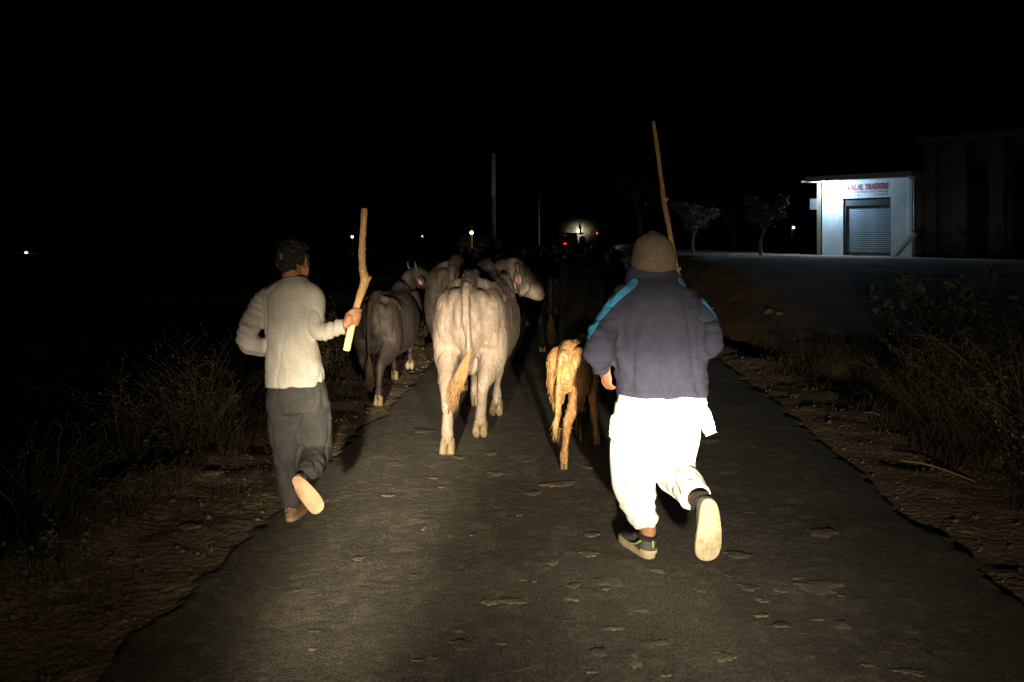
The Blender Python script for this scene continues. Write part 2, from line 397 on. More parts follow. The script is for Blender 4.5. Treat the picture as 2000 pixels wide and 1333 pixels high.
def head(sh, c, yaw, pitch=0, sc=1.0):
    """adds a head to sh; returns the matrix of the head frame (+Y is the face)"""
    M = np.array(Euler((R(pitch), 0, R(yaw))).to_matrix())*sc; c = np.array(c)
    def e(p, r, rot=None):
        q = M/sc if rot is None else (M/sc)@np.array(Euler(rot).to_matrix()); sh.ell(c+M@np.array(p), np.array(r)*sc, q)
    def tb(pts, rad, side=(1, 0, 0)): sh.tube([c+M@np.array(p) for p in pts], [np.array(r)*sc if not np.isscalar(r) else r*sc for r in rad], side=M@np.array(side))
    e((0, -.012, .030), (.074, .095, .082)); e((0, .030, .0), (.066, .068, .085)); e((0, .040, -.055), (.054, .056, .055))
    e((0, .072, -.094), (.026, .022, .019)); e((.043, .052, -.020), (.026, .028, .026)); e((-.043, .052, -.020), (.026, .028, .026))
    tb([(0, .095, .018), (0, .112, -.008), (0, .119, -.025), (0, .096, -.034)], [.010, .012, .016, .011])
    e((.014, .100, -.028), (.010, .011, .008)); e((-.014, .100, -.028), (.010, .011, .008))
    tb([(-.045, .078, .022), (0, .094, .026), (.045, .078, .022)], [.009, .011, .009], side=(0, 0, 1))
    tb([(-.022, .090, -.056), (0, .100, -.055), (.022, .090, -.056)], [.005, .0075, .005], side=(0, 0, 1))
    tb([(-.019, .089, -.067), (0, .098, -.068), (.019, .089, -.067)], [.005, .008, .005], side=(0, 0, 1))
    for s in (-1, 1):
        e((s*.092, -.006, -.014), (.010, .025, .037), (0, 0, s*.7)); e((s*.077, .0, -.036), (.008, .011, .013))
        tb([(s*.070, .03, -.03), (s*.058, .045, -.075), (s*.02, .075, -.10)], [.014, .014, .014])
    return c, M

def shoe(parent, M4, m_up, m_sole, sandal=False, trim=None):
    """local shoe: heel at y=0, toe at y=.285, sole on z=0"""
    M4 = np.array(M4)
    V = []; n = 36
    out = []
    for i in range(n):
        t = 2*math.pi*i/n; y = .1425-.1425*math.cos(t)
        u = y/.285; hw = .034+.014*math.sin(min(1, u/.75)*math.pi*.5)**2
        hw *= math.sqrt(max(0, 1-((u-.5)/.5)**6)); x = math.copysign(hw, math.sin(t))*(abs(math.sin(t)) > 1e-6)
        x += .006*math.sin(u*math.pi); out.append((x, y))
    Fc = []; lv = [(0.0, .93), (.004, .99), (.012, 1.0), (.024, .97), (.030, .92)]
    for z, k in lv:
        for x, y in out:
            V.append((x*k+.006*(1-k), (y-.1425)*(1-(1-k)*.4)+.1425, z+.004*(y/.285-.5)**2*8*(1 if z > .01 else .4)))
    for j in range(len(lv)-1):
        for i in range(n): Fc.append((j*n+i, j*n+(i+1) % n, (j+1)*n+(i+1) % n, (j+1)*n+i))
    Fc.append(tuple(reversed(range(n)))); Fc.append(tuple(range((len(lv)-1)*n, len(lv)*n)))
    up = Sh()
    up.tube([(0, .010, .038), (.003, .05, .040), (.006, .13, .040), (.008, .2, .036), (.006, .258, .032)], [(.027, .020), (.037, .026), (.041, .026), (.046, .022), (.035, .014)], side=(1, 0, 0))
    if not sandal:
        up.tube([(0, .045, .042), (0, .043, .065), (0, .040, .088)], [(.035, .043), (.032, .043), (.033, .045)], side=(1, 0, 0), cap=.1)
        up.tube([(.002, .07, .055), (.004, .13, .06), (.007, .2, .036), (.006, .255, .028)], [(.032, .025), (.034, .022), (.038, .018), (.03, .014)], side=(1, 0, 0))
    else:
        up.tube([(0, .05, .042), (0, .052, .06), (0, .05, .075)], [(.03, .04), (.03, .038), (.031, .038)], side=(1, 0, 0), cap=.1)
        up.tube([(.004, .15, .045), (.007, .2, .04)], [(.042, .022), (.044, .02)], side=(1, 0, 0))
    mu = union(up.xf(M4), .006, 3)
    so = put('shoe', mu, m_up, parent)
    tr = Sh().add(V, Fc)
    tr.xf(M4); o = make('sole', tr.V, tr.F, m_sole, so)
    if not sandal:
        c = Sh(); pts = [(.036*math.cos(a), .04+.046*math.sin(a), .090+.006*math.sin(a)) for a in np.linspace(0, 2*math.pi, 17)]
        c.tube(pts, [.007]*17, side=(0, 0, 1), seg=2, cap=0); c.xf(M4); make('collar', c.V, c.F, M_dark, so)
    if trim is not None:
        c = Sh(); c.box((0, -.0115, .070), (.006, .004, .028)); c.xf(M4); make('heel_tab', c.V, c.F, trim, so); c = Sh(); c.tube([(-.043, .02, .078), (-.046, .06, .055), (-.049, .1, .045)], [.003]*3, side=(0, 0, 1)); c.xf(M4); make('side_piping', c.V, c.F, trim, so)
        c = Sh(); c.tube([(-.040*math.cos(a)*.92, -.004+.05-.058*math.sin(a), .035) for a in np.linspace(.15, math.pi-.15, 9)], [(.008, .003)]*9, side=(0, 0, 1), seg=2); c.xf(M4); make('heel_stripe', c.V, c.F, M_sole, so)
    return so
def frame(origin, fwd, up, sc=(1, 1, 1)):
    f = unit(fwd); u = unit(np.array(up)-f*np.dot(up, f)); r = np.cross(f, u)
    M = np.eye(4); M[:3, 0] = r; M[:3, 1] = f; M[:3, 2] = u; M[:3, :3] *= np.array(sc)[None, :]; M[:3, 3] = origin; return M

def px_tube(sh, rows, Y, side=(1, 0, 0), **k):
    """rows of (centre px, py, half width px, half depth m[, Y])"""
    pts = []; rad = []
    for r in rows:
        y = r[4] if len(r) > 4 else Y
        pts.append(W(r[0], r[1], y)); rad.append((r[2]*y/F, r[3]))
    return sh.tube(pts, rad, side=side, **k)

# ------------------------------------------------------------------ man in the navy jacket
def man_right():
    root = thing('person', 'running man in navy jacket with cyan stripes, brown beanie and white kurta trousers', 'person', tuple(W(1285, 1095, 4.28)*[1, 1, 0]))
    Yb = 4.32
    hip_l, hip_r = W(1255, 800, 4.32), W(1322, 800, 4.32)
    kn_l, an_l = W(1240, 925, 4.34), W(1269, 1052, 4.26)
    kn_r, an_r = W(1322, 918, 4.42), W(1366, 984, 4.02)
    b = Sh()
    b.tube([W(1288, 800, 4.32), W(1286, 700, 4.36), W(1281, 610, 4.4), W(1277, 560, 4.43)], [(.15, .10), (.13, .09), (.16, .10), (.08, .06)])
    b.tube([W(1277, 560, 4.43), W(1276, 520, 4.45), W(1276, 500, 4.46)], [.06, .055, .058])
    hc, HM = head(b, W(1276, 502, 4.46), -6, -4, 1.04)
    for h, k, a in ((hip_l, kn_l, an_l), (hip_r, kn_r, an_r)):
        b.tube([h, (h+k)/2, k, (k*.6+a*.4), a], [.085, .072, .055, .055, .036], side=(1, 0, 0))
    b.tube([an_l+[0, 0, .07], an_l, an_l+[0, .03, -.05], an_l+[0, .12, -.06]], [.032, .033, .034, .03])
    b.tube([an_r+[0, .05, .0], an_r, W(1380, 1015, 3.98), W(1384, 1050, 3.96)], [.032, .033, .034, .03])
    shl, ell_, wrl = W(1212, 592, 4.40), W(1172, 676, 4.22), W(1183, 716, 4.33)
    b.tube([W(1222, 585, 4.42), W(1198, 615, 4.38), W(1177, 655, 4.28), W(1168, 684, 4.24), W(1175, 706, 4.29), wrl], [.05, .045, .04, .038, .033, .027])
    hand_loose(b, wrl, W(1186, 760, 4.36)-wrl, (.75, .5, .1), (.3, .9, 0), 1.0)
    shr, elr, wrr = W(1346, 592, 4.42), W(1386, 672, 4.24), W(1348, 648, 4.60)
    b.tube([W(1334, 585, 4.43), W(1360, 615, 4.40), W(1384, 655, 4.30), W(1388, 674, 4.28), W(1372, 672, 4.42), wrr], [.05, .045, .04, .035, .033, .027])
    st = [W(1276, 238, 4.70), W(1284, 290, 4.70), W(1291, 345, 4.69), W(1297, 395, 4.68), W(1306, 440, 4.67), W(1314, 490, 4.66), W(1322, 528, 4.655), W(1330, 580, 4.65), W(1340, 640, 4.64), W(1346, 690, 4.63)]
    hand_grip(b, W(1336, 618, 4.645), st[6]-st[8], (.3, -.9, 0), wrr, .016)
    body = put('body', union(b, .0058, 3), M_skin, root)
    for s in (-1, 1):
        e = Sh().ell(hc+HM@np.array((s*.031, .083, .010)), (.0125,)*3); make('eye', e.V, e.F, M_eye, body)
    # jacket
    j = Sh()
    px_tube(j, [(1294, 770, 88, .150, 4.32), (1293, 745, 93, .158, 4.33), (1291, 700, 96, .162, 4.35), (1287, 650, 97, .165, 4.37), (1282, 610, 93, .155, 4.39), (1279, 580, 80, .135, 4.41), (1277, 558, 64, .105, 4.43), (1276, 545, 57, .085, 4.44)], 0, cap=.05, n=28)
    px_tube(j, [(1276, 560, 58, .10, 4.43), (1276, 540, 55, .088, 4.44), (1277, 527, 50, .080, 4.45)], 0, cap=.05, n=24)
    j.tube([W(1228, 578, 4.42), W(1198, 615, 4.38), W(1177, 655, 4.28), W(1168, 684, 4.24), W(1172, 706, 4.29), W(1177, 716, 4.33)], [.085, .083, .082, .080, .062, .052], n=20, cap=.3)
    j.tube([W(1328, 580, 4.43), W(1360, 615, 4.40), W(1384, 655, 4.30), W(1388, 678, 4.28), W(1372, 672, 4.42), W(1352, 652, 4.57)], [.085, .082, .076, .068, .06, .048], n=20, cap=.3)
    # waist band
    px_tube(j, [(1294, 771, 90, .152, 4.32), (1294, 757, 92, .156, 4.32)], 0, cap=.03, n=28)
    def jd(P, N_):
        vert = P*np.array([7, 7, 1.8]); f = -np.abs(fbm(vert, 2, 41))*.018
        low = sstep(1.25, .85, P[:, 2]); f = f*(.5+.8*low)
        side = sstep(.10, .24, np.abs(P[:, 0]-.745)); sl = fbm(P*np.array([6, 6, 20]), 2, 44)*.009*side
        diag = np.sin((P[:, 2]*1.0-np.abs(P[:, 0]-.74)*1.3)*26+fbm(P*5, 2, 3)*2.4)*.004*sstep(.05, .16, np.abs(P[:, 0]-.745))*sstep(1.5, 1.2, P[:, 2])
        return f*.5+sl+diag+crease(P, (6, 6, 2.0), 141, .16)*.005*sstep(1.5, 1.3, P[:, 2])+crease(P+[0, 0, 3], (5, 5, 11), 143, .16)*.006*side
    jm = union(j, .0085, 4, jd)
    P, _ = vn(jm)
    def dist2(paths):
        d = np.full(len(P), 9.)
        for pth in paths:
            q = [W(*p) for p in pth]
            for a, b_ in zip(q[:-1], q[1:]):
                a2, b2 = a[[0, 2]], b_[[0, 2]]; v = b2-a2; t = np.clip(((P[:, [0, 2]]-a2)@v)/(v@v), 0, 1)
                d = np.minimum(d, np.linalg.norm(P[:, [0, 2]]-a2-t[:, None]*v, axis=1))
        return d
    attr(jm, 'stripe', dist2([[(1240, 551, 4.36), (1200, 588, 4.33), (1166, 625, 4.26), (1146, 658, 4.2)], [(1330, 549, 4.36), (1338, 555, 4.36)], [(1378, 588, 4.35), (1400, 610, 4.3), (1422, 640, 4.25)]]))
    put('jacket', jm, M_jacket, root)
    # beanie
    h = Sh()
    px_tube(h, [(1276, 524, 44, .118, 4.46), (1276, 512, 44.5, .122, 4.46), (1276, 497, 43, .119, 4.46), (1275, 482, 39.5, .11, 4.46), (1275, 469, 33, .093, 4.46), (1275, 459, 23, .065, 4.46), (1275, 454, 12, .035, 4.46)], 0, cap=.3, n=24)
    def hd(P, N_):
        a = np.arctan2(P[:, 1]-4.46, P[:, 0]-.746); return np.sin(a*46)*.0008+fbm(P*14, 2, 8)*.0035
    put('beanie', union(h, .006, 3, hd), M_beanie, root)
    # kurta
    k = Sh()
    px_tube(k, [(1290, 745, 78, .125, 4.32), (1288, 780, 82, .137, 4.32), (1283, 815, 84, .145, 4.31), (1278, 850, 86, .150, 4.30), (1277, 868, 86, .150, 4.29)], 0, cap=.03, n=28)
    k.tube([W(1346, 772, 4.30), W(1364, 798, 4.27), W(1379, 826, 4.24), W(1390, 850, 4.22)], [(.07, .03), (.062, .018), (.045, .011), (.034, .008)], side=(1, -.3, -.3), cap=.1)
    k.tube([W(1210, 815, 4.30), W(1203, 845, 4.27), W(1200, 858, 4.26)], [(.05, .03), (.04, .015), (.03, .01)], side=(1, 0, 0), cap=.1)
    def kd(P, N_): return fbm(P*np.array([16, 16, 2.5]), 2, 61)*.008*sstep(.9, .65, P[:, 2])+crease(P, (9, 9, 2), 181, .1)*.012
    put('kurta', union(k, .008, 3, kd), M_white, root)
    # baggy trousers
    t = Sh()
    px_tube(t, [(1247, 790, 46, .12, 4.32), (1237, 860, 46, .125, 4.32), (1235, 910, 43, .125, 4.33), (1239, 950, 42, .11, 4.32), (1247, 985, 35, .085, 4.30), (1257, 1006, 28, .072, 4.27), (1263, 1026, 22, .058, 4.26)], 0, cap=.1, n=24)
    t.tube([W(1318, 790, 4.32), W(1318, 850, 4.33), W(1316, 895, 4.36), W(1320, 925, 4.36), W(1335, 942, 4.26), W(1350, 962, 4.14), W(1358, 974, 4.09)], [(.125, .125), (.125, .125), (.112, .12), (.108, .115), (.092, .095), (.082, .08), (.08, .078)], side=(1, 0, 0), n=24, cap=.1)
    t.tube([W(1283, 800, 4.32), W(1280, 870, 4.32), W(1277, 920, 4.33)], [(.19, .12), (.14, .12), (.055, .10)], n=24)
    def td(P, N_):
        z = P[:, 2]; f = fbm(P*np.array([11, 11, 3]), 2, 71)*.010
        bunch = np.sin(z*115+fbm(P*12, 2, 5)*3.5)*.006*sstep(.34, .20, z)+fbm(P*np.array([8, 8, 30]), 2, 72)*.009*sstep(.42, .25, z)
        return f+bunch+crease(P, (8, 8, 3.5), 171, .10)*.016
    put('trousers', union(t, .008, 3, td), M_white, root)
    # shoes
    hl = an_l+np.array([0, -.062, 0]); hl[2] = road_z(hl[0], hl[1])+.003
    shoe(root, frame(hl, (-.34, 1, 0), (0, 0, 1), (1.2, 1.1, 1.22)), M_shoe, M_sole, trim=M_green)
    shoe(root, frame(W(1386, 975, 3.90), W(1381, 1098, 3.885)-W(1386, 975, 3.90), (-.12, 1, .15), (1.3, 1.0, 1.1)), M_shoe, M_sole)
    # stick
    s = Sh(); s.tube(st, [.011, .012, .0125, .013, .014, .014, .0145, .015, .015, .015], n=12, seg=3, cap=.4)
    for i, (q, d) in enumerate(((3, (.02, -.01, .02)), (5, (-.018, -.012, .02)), (6, (.02, -.01, .012)))):
        s.tube([st[q], st[q]+np.array(d)*.9], [.012, .009], seg=1, n=8, cap=.5)
    V = np.array(s.V); V = V+(fbm(V*30, 2, 15)*.0028)[:, None]*np.array([1, .6, 0])
    c = st[-1]; o = make('wooden_stick', V-c, s.F, M_stickd); o.location = c
    tag(o, 'long thin brown herding stick rising above the beanie of the man in navy', 'stick')
    return root
man_right()

# ------------------------------------------------------------------ man in the grey sweatshirt
def man_left():
    root = thing('person', 'man in grey sweatshirt and dark trousers running with a raised stick in his right hand', 'person', tuple(W(572, 1028, 4.8)*[1, 1, 0]))
    hip_l, hip_r = W(556, 775, 4.82), W(606, 775, 4.82)
    kn_l, an_l = W(560, 890, 4.90), W(569, 1002, 4.83)
    kn_r, an_r = W(616, 880, 4.95), W(585, 944, 4.52)
    b = Sh()
    b.tube([W(580, 780, 4.82), W(574, 700, 4.86), W(568, 610, 4.91), W(566, 560, 4.94)], [(.135, .09), (.12, .085), (.145, .09), (.07, .055)])
    b.tube([W(566, 562, 4.94), W(569, 532, 4.96), W(572, 512, 4.97)], [.054, .050, .055])
    hc, HM = head(b, W(573, 508, 4.98), -24, -2, 1.03)
    for h, k, a in ((hip_l, kn_l, an_l), (hip_r, kn_r, an_r)):
        b.tube([h, (h+k)/2, k, (k*.6+a*.4), a], [.08, .068, .05, .05, .034])
    b.tube([an_l+[0, 0, .06], an_l, an_l+[0, .04, -.05], an_l+[0, .12, -.06]], [.031, .032, .032, .028])
    b.tube([an_r+[.01, .05, .02], an_r, W(592, 962, 4.50), W(606, 985, 4.49)], [.03, .032, .033, .028])
    shl, ell_, wrl = W(523, 583, 4.93), W(480, 667, 4.76), W(548, 684, 5.06)
    b.tube([W(530, 580, 4.94), W(513, 592, 4.92), W(496, 630, 4.85), W(483, 664, 4.78), W(502, 674, 4.86), wrl], [.045, .042, .038, .036, .033, .025])
    hand_loose(b, wrl, (.5, .8, .2), (.2, -.1, -1), (.3, -.3, .6))
    shr, elr, wrr = W(612, 580, 4.93), W(618, 648, 4.84), W(676, 634, 4.80)
    b.tube([W(605, 578, 4.94), W(613, 590, 4.92), W(616, 618, 4.87), W(622, 642, 4.835), W(645, 642, 4.81), wrr], [.045, .042, .037, .035, .032, .025])
    st = [W(712, 408, 4.84), W(709, 455, 4.84), W(707, 500, 4.84), W(709, 530, 4.84), W(713, 548, 4.84), W(704, 575, 4.84), W(697, 600, 4.84), W(690, 626, 4.84), W(683, 655, 4.84), W(677, 684, 4.84)]
    hand_grip(b, W(692, 621, 4.84), st[6]-st[8], (.05, -1, .1), wrr, .019)
    body = put('body', union(b, .0055, 3), M_skin, root)
    for s in (-1, 1):
        e = Sh().ell(hc+HM@np.array((s*.031, .083, .010)), (.0115,)*3); make('eye', e.V, e.F, M_eye, body)
    # hair
    h = Sh(); M3 = HM/1.03
    h.ell(hc+HM@np.array((0, -.020, .045)), (.078, .096, .080), M3); h.ell(hc+HM@np.array((0, -.05, -.005)), (.064, .060, .070), M3); h.ell(hc+HM@np.array((0, .03, .075)), (.06, .06, .045), M3); h.ell(hc+HM@np.array((0, -.030, .020)), (.080, .082, .075), M3)
    put('hair', union(h, .005, 2, lambda P, N_: fbm(P*75, 2, 3)*.009+fbm(P*24, 2, 6)*.006), M_hair, root)
    # sweatshirt
    j = Sh()
    px_tube(j, [(575, 757, 57, .125, 4.82), (575, 735, 58, .13, 4.83), (573, 700, 54, .128, 4.86), (569, 660, 50, .122, 4.88), (566, 620, 54, .125, 4.90), (566, 592, 60, .12, 4.92), (567, 570, 56, .10, 4.93), (567, 553, 38, .075, 4.945), (566, 545, 27, .066, 4.95)], 0, cap=.05, n=26)
    j.tube([W(540, 574, 4.94), W(515, 594, 4.92), W(492, 630, 4.85), W(481, 664, 4.78), W(502, 676, 4.86), W(532, 680, 5.0)], [.074, .074, .066, .064, .060, .052], n=18, cap=.4)
    j.tube([W(598, 570, 4.94), W(613, 585, 4.92), W(616, 618, 4.87), W(622, 644, 4.835), W(645, 645, 4.81), W(668, 638, 4.80), W(675, 636, 4.80)], [.068, .066, .06, .06, .053, .049, .042], side=(0, 1, 0), n=18, cap=.15)
    def jd(P, N_):
        f = -np.abs(fbm(P*np.array([9, 9, 1.6]), 2, 81))*.014*sstep(1.5, 1.1, P[:, 2])
        fa = np.sin((P[:, 0]*1.0+P[:, 2]*.25)*150+fbm(P*10, 2, 4)*3)*.0038*sstep(-1.10, -1.04, P[:, 0])
        le = np.sin((P[:, 0]*.5+P[:, 2])*120+fbm(P*9, 2, 7)*3)*.003*sstep(-1.37, -1.45, P[:, 0])
        d = np.sin((P[:, 2]+(P[:, 0]+1.1)*1.5)*30+fbm(P*5, 2, 6)*2)*.003*sstep(1.35, 1.2, P[:, 2])
        return f*.5+fa+le+d+crease(P, (8, 8, 2.2), 151, .14)*.0055*sstep(1.5, 1.3, P[:, 2])
    put('sweatshirt', union(j, .0075, 3, jd), M_sweat, root)
    # trousers
    t = Sh()
    px_tube(t, [(579, 745, 54, .11, 4.83), (580, 775, 59, .12, 4.83), (581, 800, 60, .118, 4.83)], 0, cap=.2, n=24)
    px_tube(t, [(556, 790, 36, .10, 4.83), (559, 850, 33, .095, 4.86), (562, 900, 29, .085, 4.88), (566, 950, 24, .07, 4.86), (569, 990, 19, .058, 4.84)], 0, cap=.1, n=20)
    t.tube([W(608, 790, 4.83), W(614, 840, 4.88), W(617, 876, 4.92), W(612, 905, 4.78), W(599, 928, 4.62), W(590, 940, 4.56)], [(.105, .105), (.10, .10), (.092, .095), (.08, .085), (.062, .065), (.052, .055)], n=20, cap=.1)
    def td(P, N_): return fbm(P*np.array([14, 14, 5]), 2, 91)*.006+fbm(P*np.array([8, 8, 26]), 2, 92)*.007*sstep(.55, .3, P[:, 2])+crease(P, (9, 9, 4), 161, .14)*.008
    put('trousers', union(t, .0075, 3, td), M_trou_d, root)
    hl = an_l+np.array([0, -.055, 0]); hl[2] = road_z(hl[0], hl[1])+.003
    shoe(root, frame(hl, (.05, 1, 0), (0, 0, 1)), M_shoeb, M_soleb, sandal=True)
    a = W(574, 932, 4.44); shoe(root, frame(a, W(624, 1000, 4.44)-a, (-.25, 1, .1), (.95, .82, .9)), M_shoeb, M_soleb, sandal=True)
    s = Sh(); rr = [.0185, .0185, .019, .021, .026, .022, .020, .0205, .021, .0205]
    s.tube(st[:8], rr[:8], n=14, seg=4, cap=.25); s.tube([st[4]+[-.004, 0, 0], st[4]+[.024, -.004, .004], st[4]+[.034, -.004, .022]], [.018, .012, .004], n=9, seg=2); s.tube([st[2]+[.01, -.01, .03], st[2]+[.027, -.012, .04]], [.004, .002], n=6, seg=1)
    V = np.array(s.V); V = V+(fbm(V*32, 2, 15)*.003)[:, None]*np.array([1, .6, 0])
    c = st[-1]; root2 = thing('wooden_stick', 'stout crooked stick with a knot gripped by the man in grey', 'stick', tuple(c))
    make('bark_shaft', V, s.F, M_stick, root2)
    s = Sh(); s.tube(st[6:], [.0195, .020, .0205, .0200], n=14, seg=4, cap=.2); make('peeled_end', s.V, s.F, M_stickp, root2)
    return root
man_left()

# ------------------------------------------------------------------ buffaloes
def hide(name, c1, c2, c3, bump=.6, back=None):
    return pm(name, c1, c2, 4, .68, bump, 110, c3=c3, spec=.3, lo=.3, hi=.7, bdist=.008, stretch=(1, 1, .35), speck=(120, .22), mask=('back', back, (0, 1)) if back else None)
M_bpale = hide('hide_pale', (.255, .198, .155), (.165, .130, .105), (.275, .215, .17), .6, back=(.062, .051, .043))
M_bdark = hide('hide_dark', (.036, .027, .022), (.022, .017, .015), (.046, .034, .027))
M_bblack = hide('hide_black', (.014, .012, .011), (.009, .008, .008), (.018, .015, .014))
M_bgrey = hide('hide_grey', (.050, .040, .033), (.030, .025, .021), (.06, .048, .039))
M_hoof = pm('hoof', (.25, .19, .11), (.17, .13, .075), 20, .7, .5, 60, spec=.3)
M_horn = pm('horn', (.055, .048, .042), (.03, .027, .025), 18, .5, .6, 40, spec=.4)
M_tuft = pm('tail_tuft', (.26, .155, .075), (.18, .105, .05), 40, .9, .9, 120, spec=.1, stretch=(1, 1, .2))
M_pink = pm('inner_ear', (.42, .22, .16), (.34, .17, .12), 20, .7, .3, 80)
M_dtuft = pm('dark_tuft', (.10, .06, .035), (.06, .04, .025), 40, .9, .9, 120, spec=.1, stretch=(1, 1, .2))
M_rope = pm('rope', (.10, .075, .05), (.06, .045, .03), 60, .9, .5, 200)

def hoof_mesh(parent, p, d, m, sc=1.0):
    """cloven hoof: p fetlock point, d direction down the pastern"""
    d = unit(d); sh = Sh(); s = unit(np.cross(d, (0, 1, 0))) if abs(d[1]) < .95 else np.array([1., 0, 0])
    for k in (-1, 1):
        b = p+s*k*.024*sc
        sh.tube([b-d*.0, b+d*.05*sc, b+d*.085*sc], [(.021*sc, .034*sc), (.025*sc, .044*sc), (.024*sc, .046*sc)], side=s, n=10, seg=2, cap=.25)
    for k in (-1, 1):
        sh.ell(p+s*k*.02*sc-np.array([0, .045, -.01])*sc, (.012*sc, .014*sc, .02*sc), nu=8, nv=6)
    return make('hoof', sh.V, sh.F, m, parent, local=True)

def buffalo(name, label, loc, rz, sc, mat, legs=None, yaw=0, pitch=0, hoff=(0, 0, 0), tail=None, tuft=None, group=None, tuftm=None, wide=1.0, voxel=.013, horn='sweep', halter=False, hair=0, hairm=None, hoofm=None, hornm=None, hoofs=1.0, ears=1.0):
    root = thing(name, label, 'buffalo', loc, rz, group); root.scale = (sc*wide, sc, sc)
    legs = legs or {}; b = Sh()
    # trunk: rump, loin, barrel, chest
    b.tube([(0, -.10, 1.05), (0, .02, 1.00), (0, .22, .965), (0, .5, .91), (0, .85, .87), (0, 1.15, .90), (0, 1.42, .96), (0, 1.60, 1.0)],
           [(.13, .17), (.235, .26), (.285, .335), (.345, .40), (.385, .435), (.34, .42), (.26, .37), (.16, .25)], n=24)
    b.tube([(0, -.10, 1.20), (0, .12, 1.285), (0, .45, 1.275), (0, .9, 1.27), (0, 1.25, 1.32), (0, 1.5, 1.28)], [.06, .075, .06, .055, .085, .09])   # spine, withers
    for s in (-1, 1):
        b.tube([(s*.10, .12, 1.25), (s*.20, .22, 1.195), (s*.27, .28, 1.11)], [.05, .055, .05])          # hook bones
        b.ell((s*.105, -.02, 1.10), (.085, .08, .12))                                                      # pin bones
        b.ell((s*.20, 1.36, .98), (.11, .2, .30))                                                          # shoulder blade
        b.ell((s*.18, .16, 1.0), (.13, .24, .22))
    b.ell((0, .24, .60), (.11, .13, .10)); b.ell((0, .02, .80), (.075, .09, .20))
    feet = []
    base = {'hl': (-1, 0), 'hr': (1, 0), 'fl': (-1, 1), 'fr': (1, 1)}
    for k, (s, fr) in base.items():
        dx, dy, dz, curl = legs.get(k, (0, 0, 0, 0))
        if not fr:
            J = [(.165, .13, 1.02), (.19, .17, .84), (.195, .14, .68), (.175, .02, .56), (.16, -.10, .475), (.155, -.10, .40), (.15, -.07, .26), (.15, -.05, .15), (.15, -.02, .085)]
            Q = [(.145, .24), (.15, .23), (.13, .195), (.092, .125), (.062, .080), (.05, .062), (.040, .046), (.05, .054), (.042, .048)]
            wts = [0, .05, .12, .25, .38, .48, .72, .92, 1]
        else:
            J = [(.18, 1.38, .92), (.185, 1.33, .72), (.175, 1.30, .58), (.165, 1.32, .44), (.16, 1.33, .37), (.155, 1.32, .27), (.155, 1.31, .15), (.155, 1.34, .085)]
            Q = [(.10, .17), (.09, .13), (.067, .085), (.052, .06), (.052, .056), (.037, .042), (.046, .05), (.04, .045)]
            wts = [0, .1, .25, .5, .6, .8, .96, 1]
        P = [np.array((s*x+dx*w_, y+dy*w_, z+dz*w_**1.3)) for (x, y, z), w_ in zip(J, wts)]
        b.tube(P, Q, n=16)
        d = np.array((0, .25-curl, -1.0+max(0, curl-.9)*.4)); feet.append((P[-1]-unit(d)*.012, d))
    # neck and head
    hb = np.array((0, 1.98, 1.22))+np.array(hoff); M = np.array(Euler((R(pitch), 0, R(-yaw))).to_matrix())
    def H(p): return hb+M@np.array(p)
    b.tube([(0, 1.40, 1.06), (hb[0]*.35, 1.66, 1.08+hoff[2]*.3), H((0, -.10, -.02)), H((0, .02, -.02))], [(.20, .28), (.155, .23), (.12, .17), (.10, .12)])
    b.tube([H((0, -.06, .02)), H((0, .06, .01)), H((0, .20, -.05)), H((0, .33, -.11)), H((0, .43, -.155)), H((0, .475, -.175))], [(.11, .12), (.13, .165), (.108, .15), (.085, .11), (.086, .088), (.07, .065)], side=M@np.array((1, 0, 0)), n=18)
    for s in (-1, 1):
        b.ell(H((s*.085, .13, .005)), (.03, .045, .035), M); b.ell(H((s*.07, .06, -.09)), (.04, .08, .06), M)
    # tail
    tail = tail or [(0, -.12, 1.22), (0, -.19, 1.14), (0, -.20, .95), (0, -.20, .72), (0, -.19, .52)]
    b.tube(tail, [.055, .046, .037, .030, .023][:len(tail)] if len(tail) <= 5 else np.linspace(.045, .016, len(tail)), n=10)
    def bd(P, N_):
        f = fbm(P*np.array([4, 4, 3.2]), 3, 12)*.008+crease(P, (5, 5, 2.6), 131, .07)*.005+fbm(P*np.array([22, 22, 12]), 2, 18)*.0035
        ribs = np.sin(P[:, 1]*52+fbm(P*4, 2, 3)*1.2)*.0014*sstep(.55, .7, P[:, 1])*sstep(1.3, 1.15, P[:, 1])*sstep(.55, .75, P[:, 2])*sstep(1.25, 1.1, P[:, 2])
        cr = -.010*np.exp(-(P[:, 0]/.016)**2)*sstep(.0, -.06, P[:, 1])*sstep(1.15, .95, P[:, 2])
        return f+ribs+cr
    me = union(b, voxel, 16, bd)
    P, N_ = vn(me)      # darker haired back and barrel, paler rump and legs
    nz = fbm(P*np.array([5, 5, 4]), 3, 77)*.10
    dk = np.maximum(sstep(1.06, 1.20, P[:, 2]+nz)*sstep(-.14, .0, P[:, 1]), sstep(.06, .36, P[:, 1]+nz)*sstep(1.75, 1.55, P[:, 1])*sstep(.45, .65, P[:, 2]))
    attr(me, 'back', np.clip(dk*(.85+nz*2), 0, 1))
    body = link('body', me, mat, root)
    for p, d in feet: hoof_mesh(root, p, d, hoofm or M_hoof, hoofs)
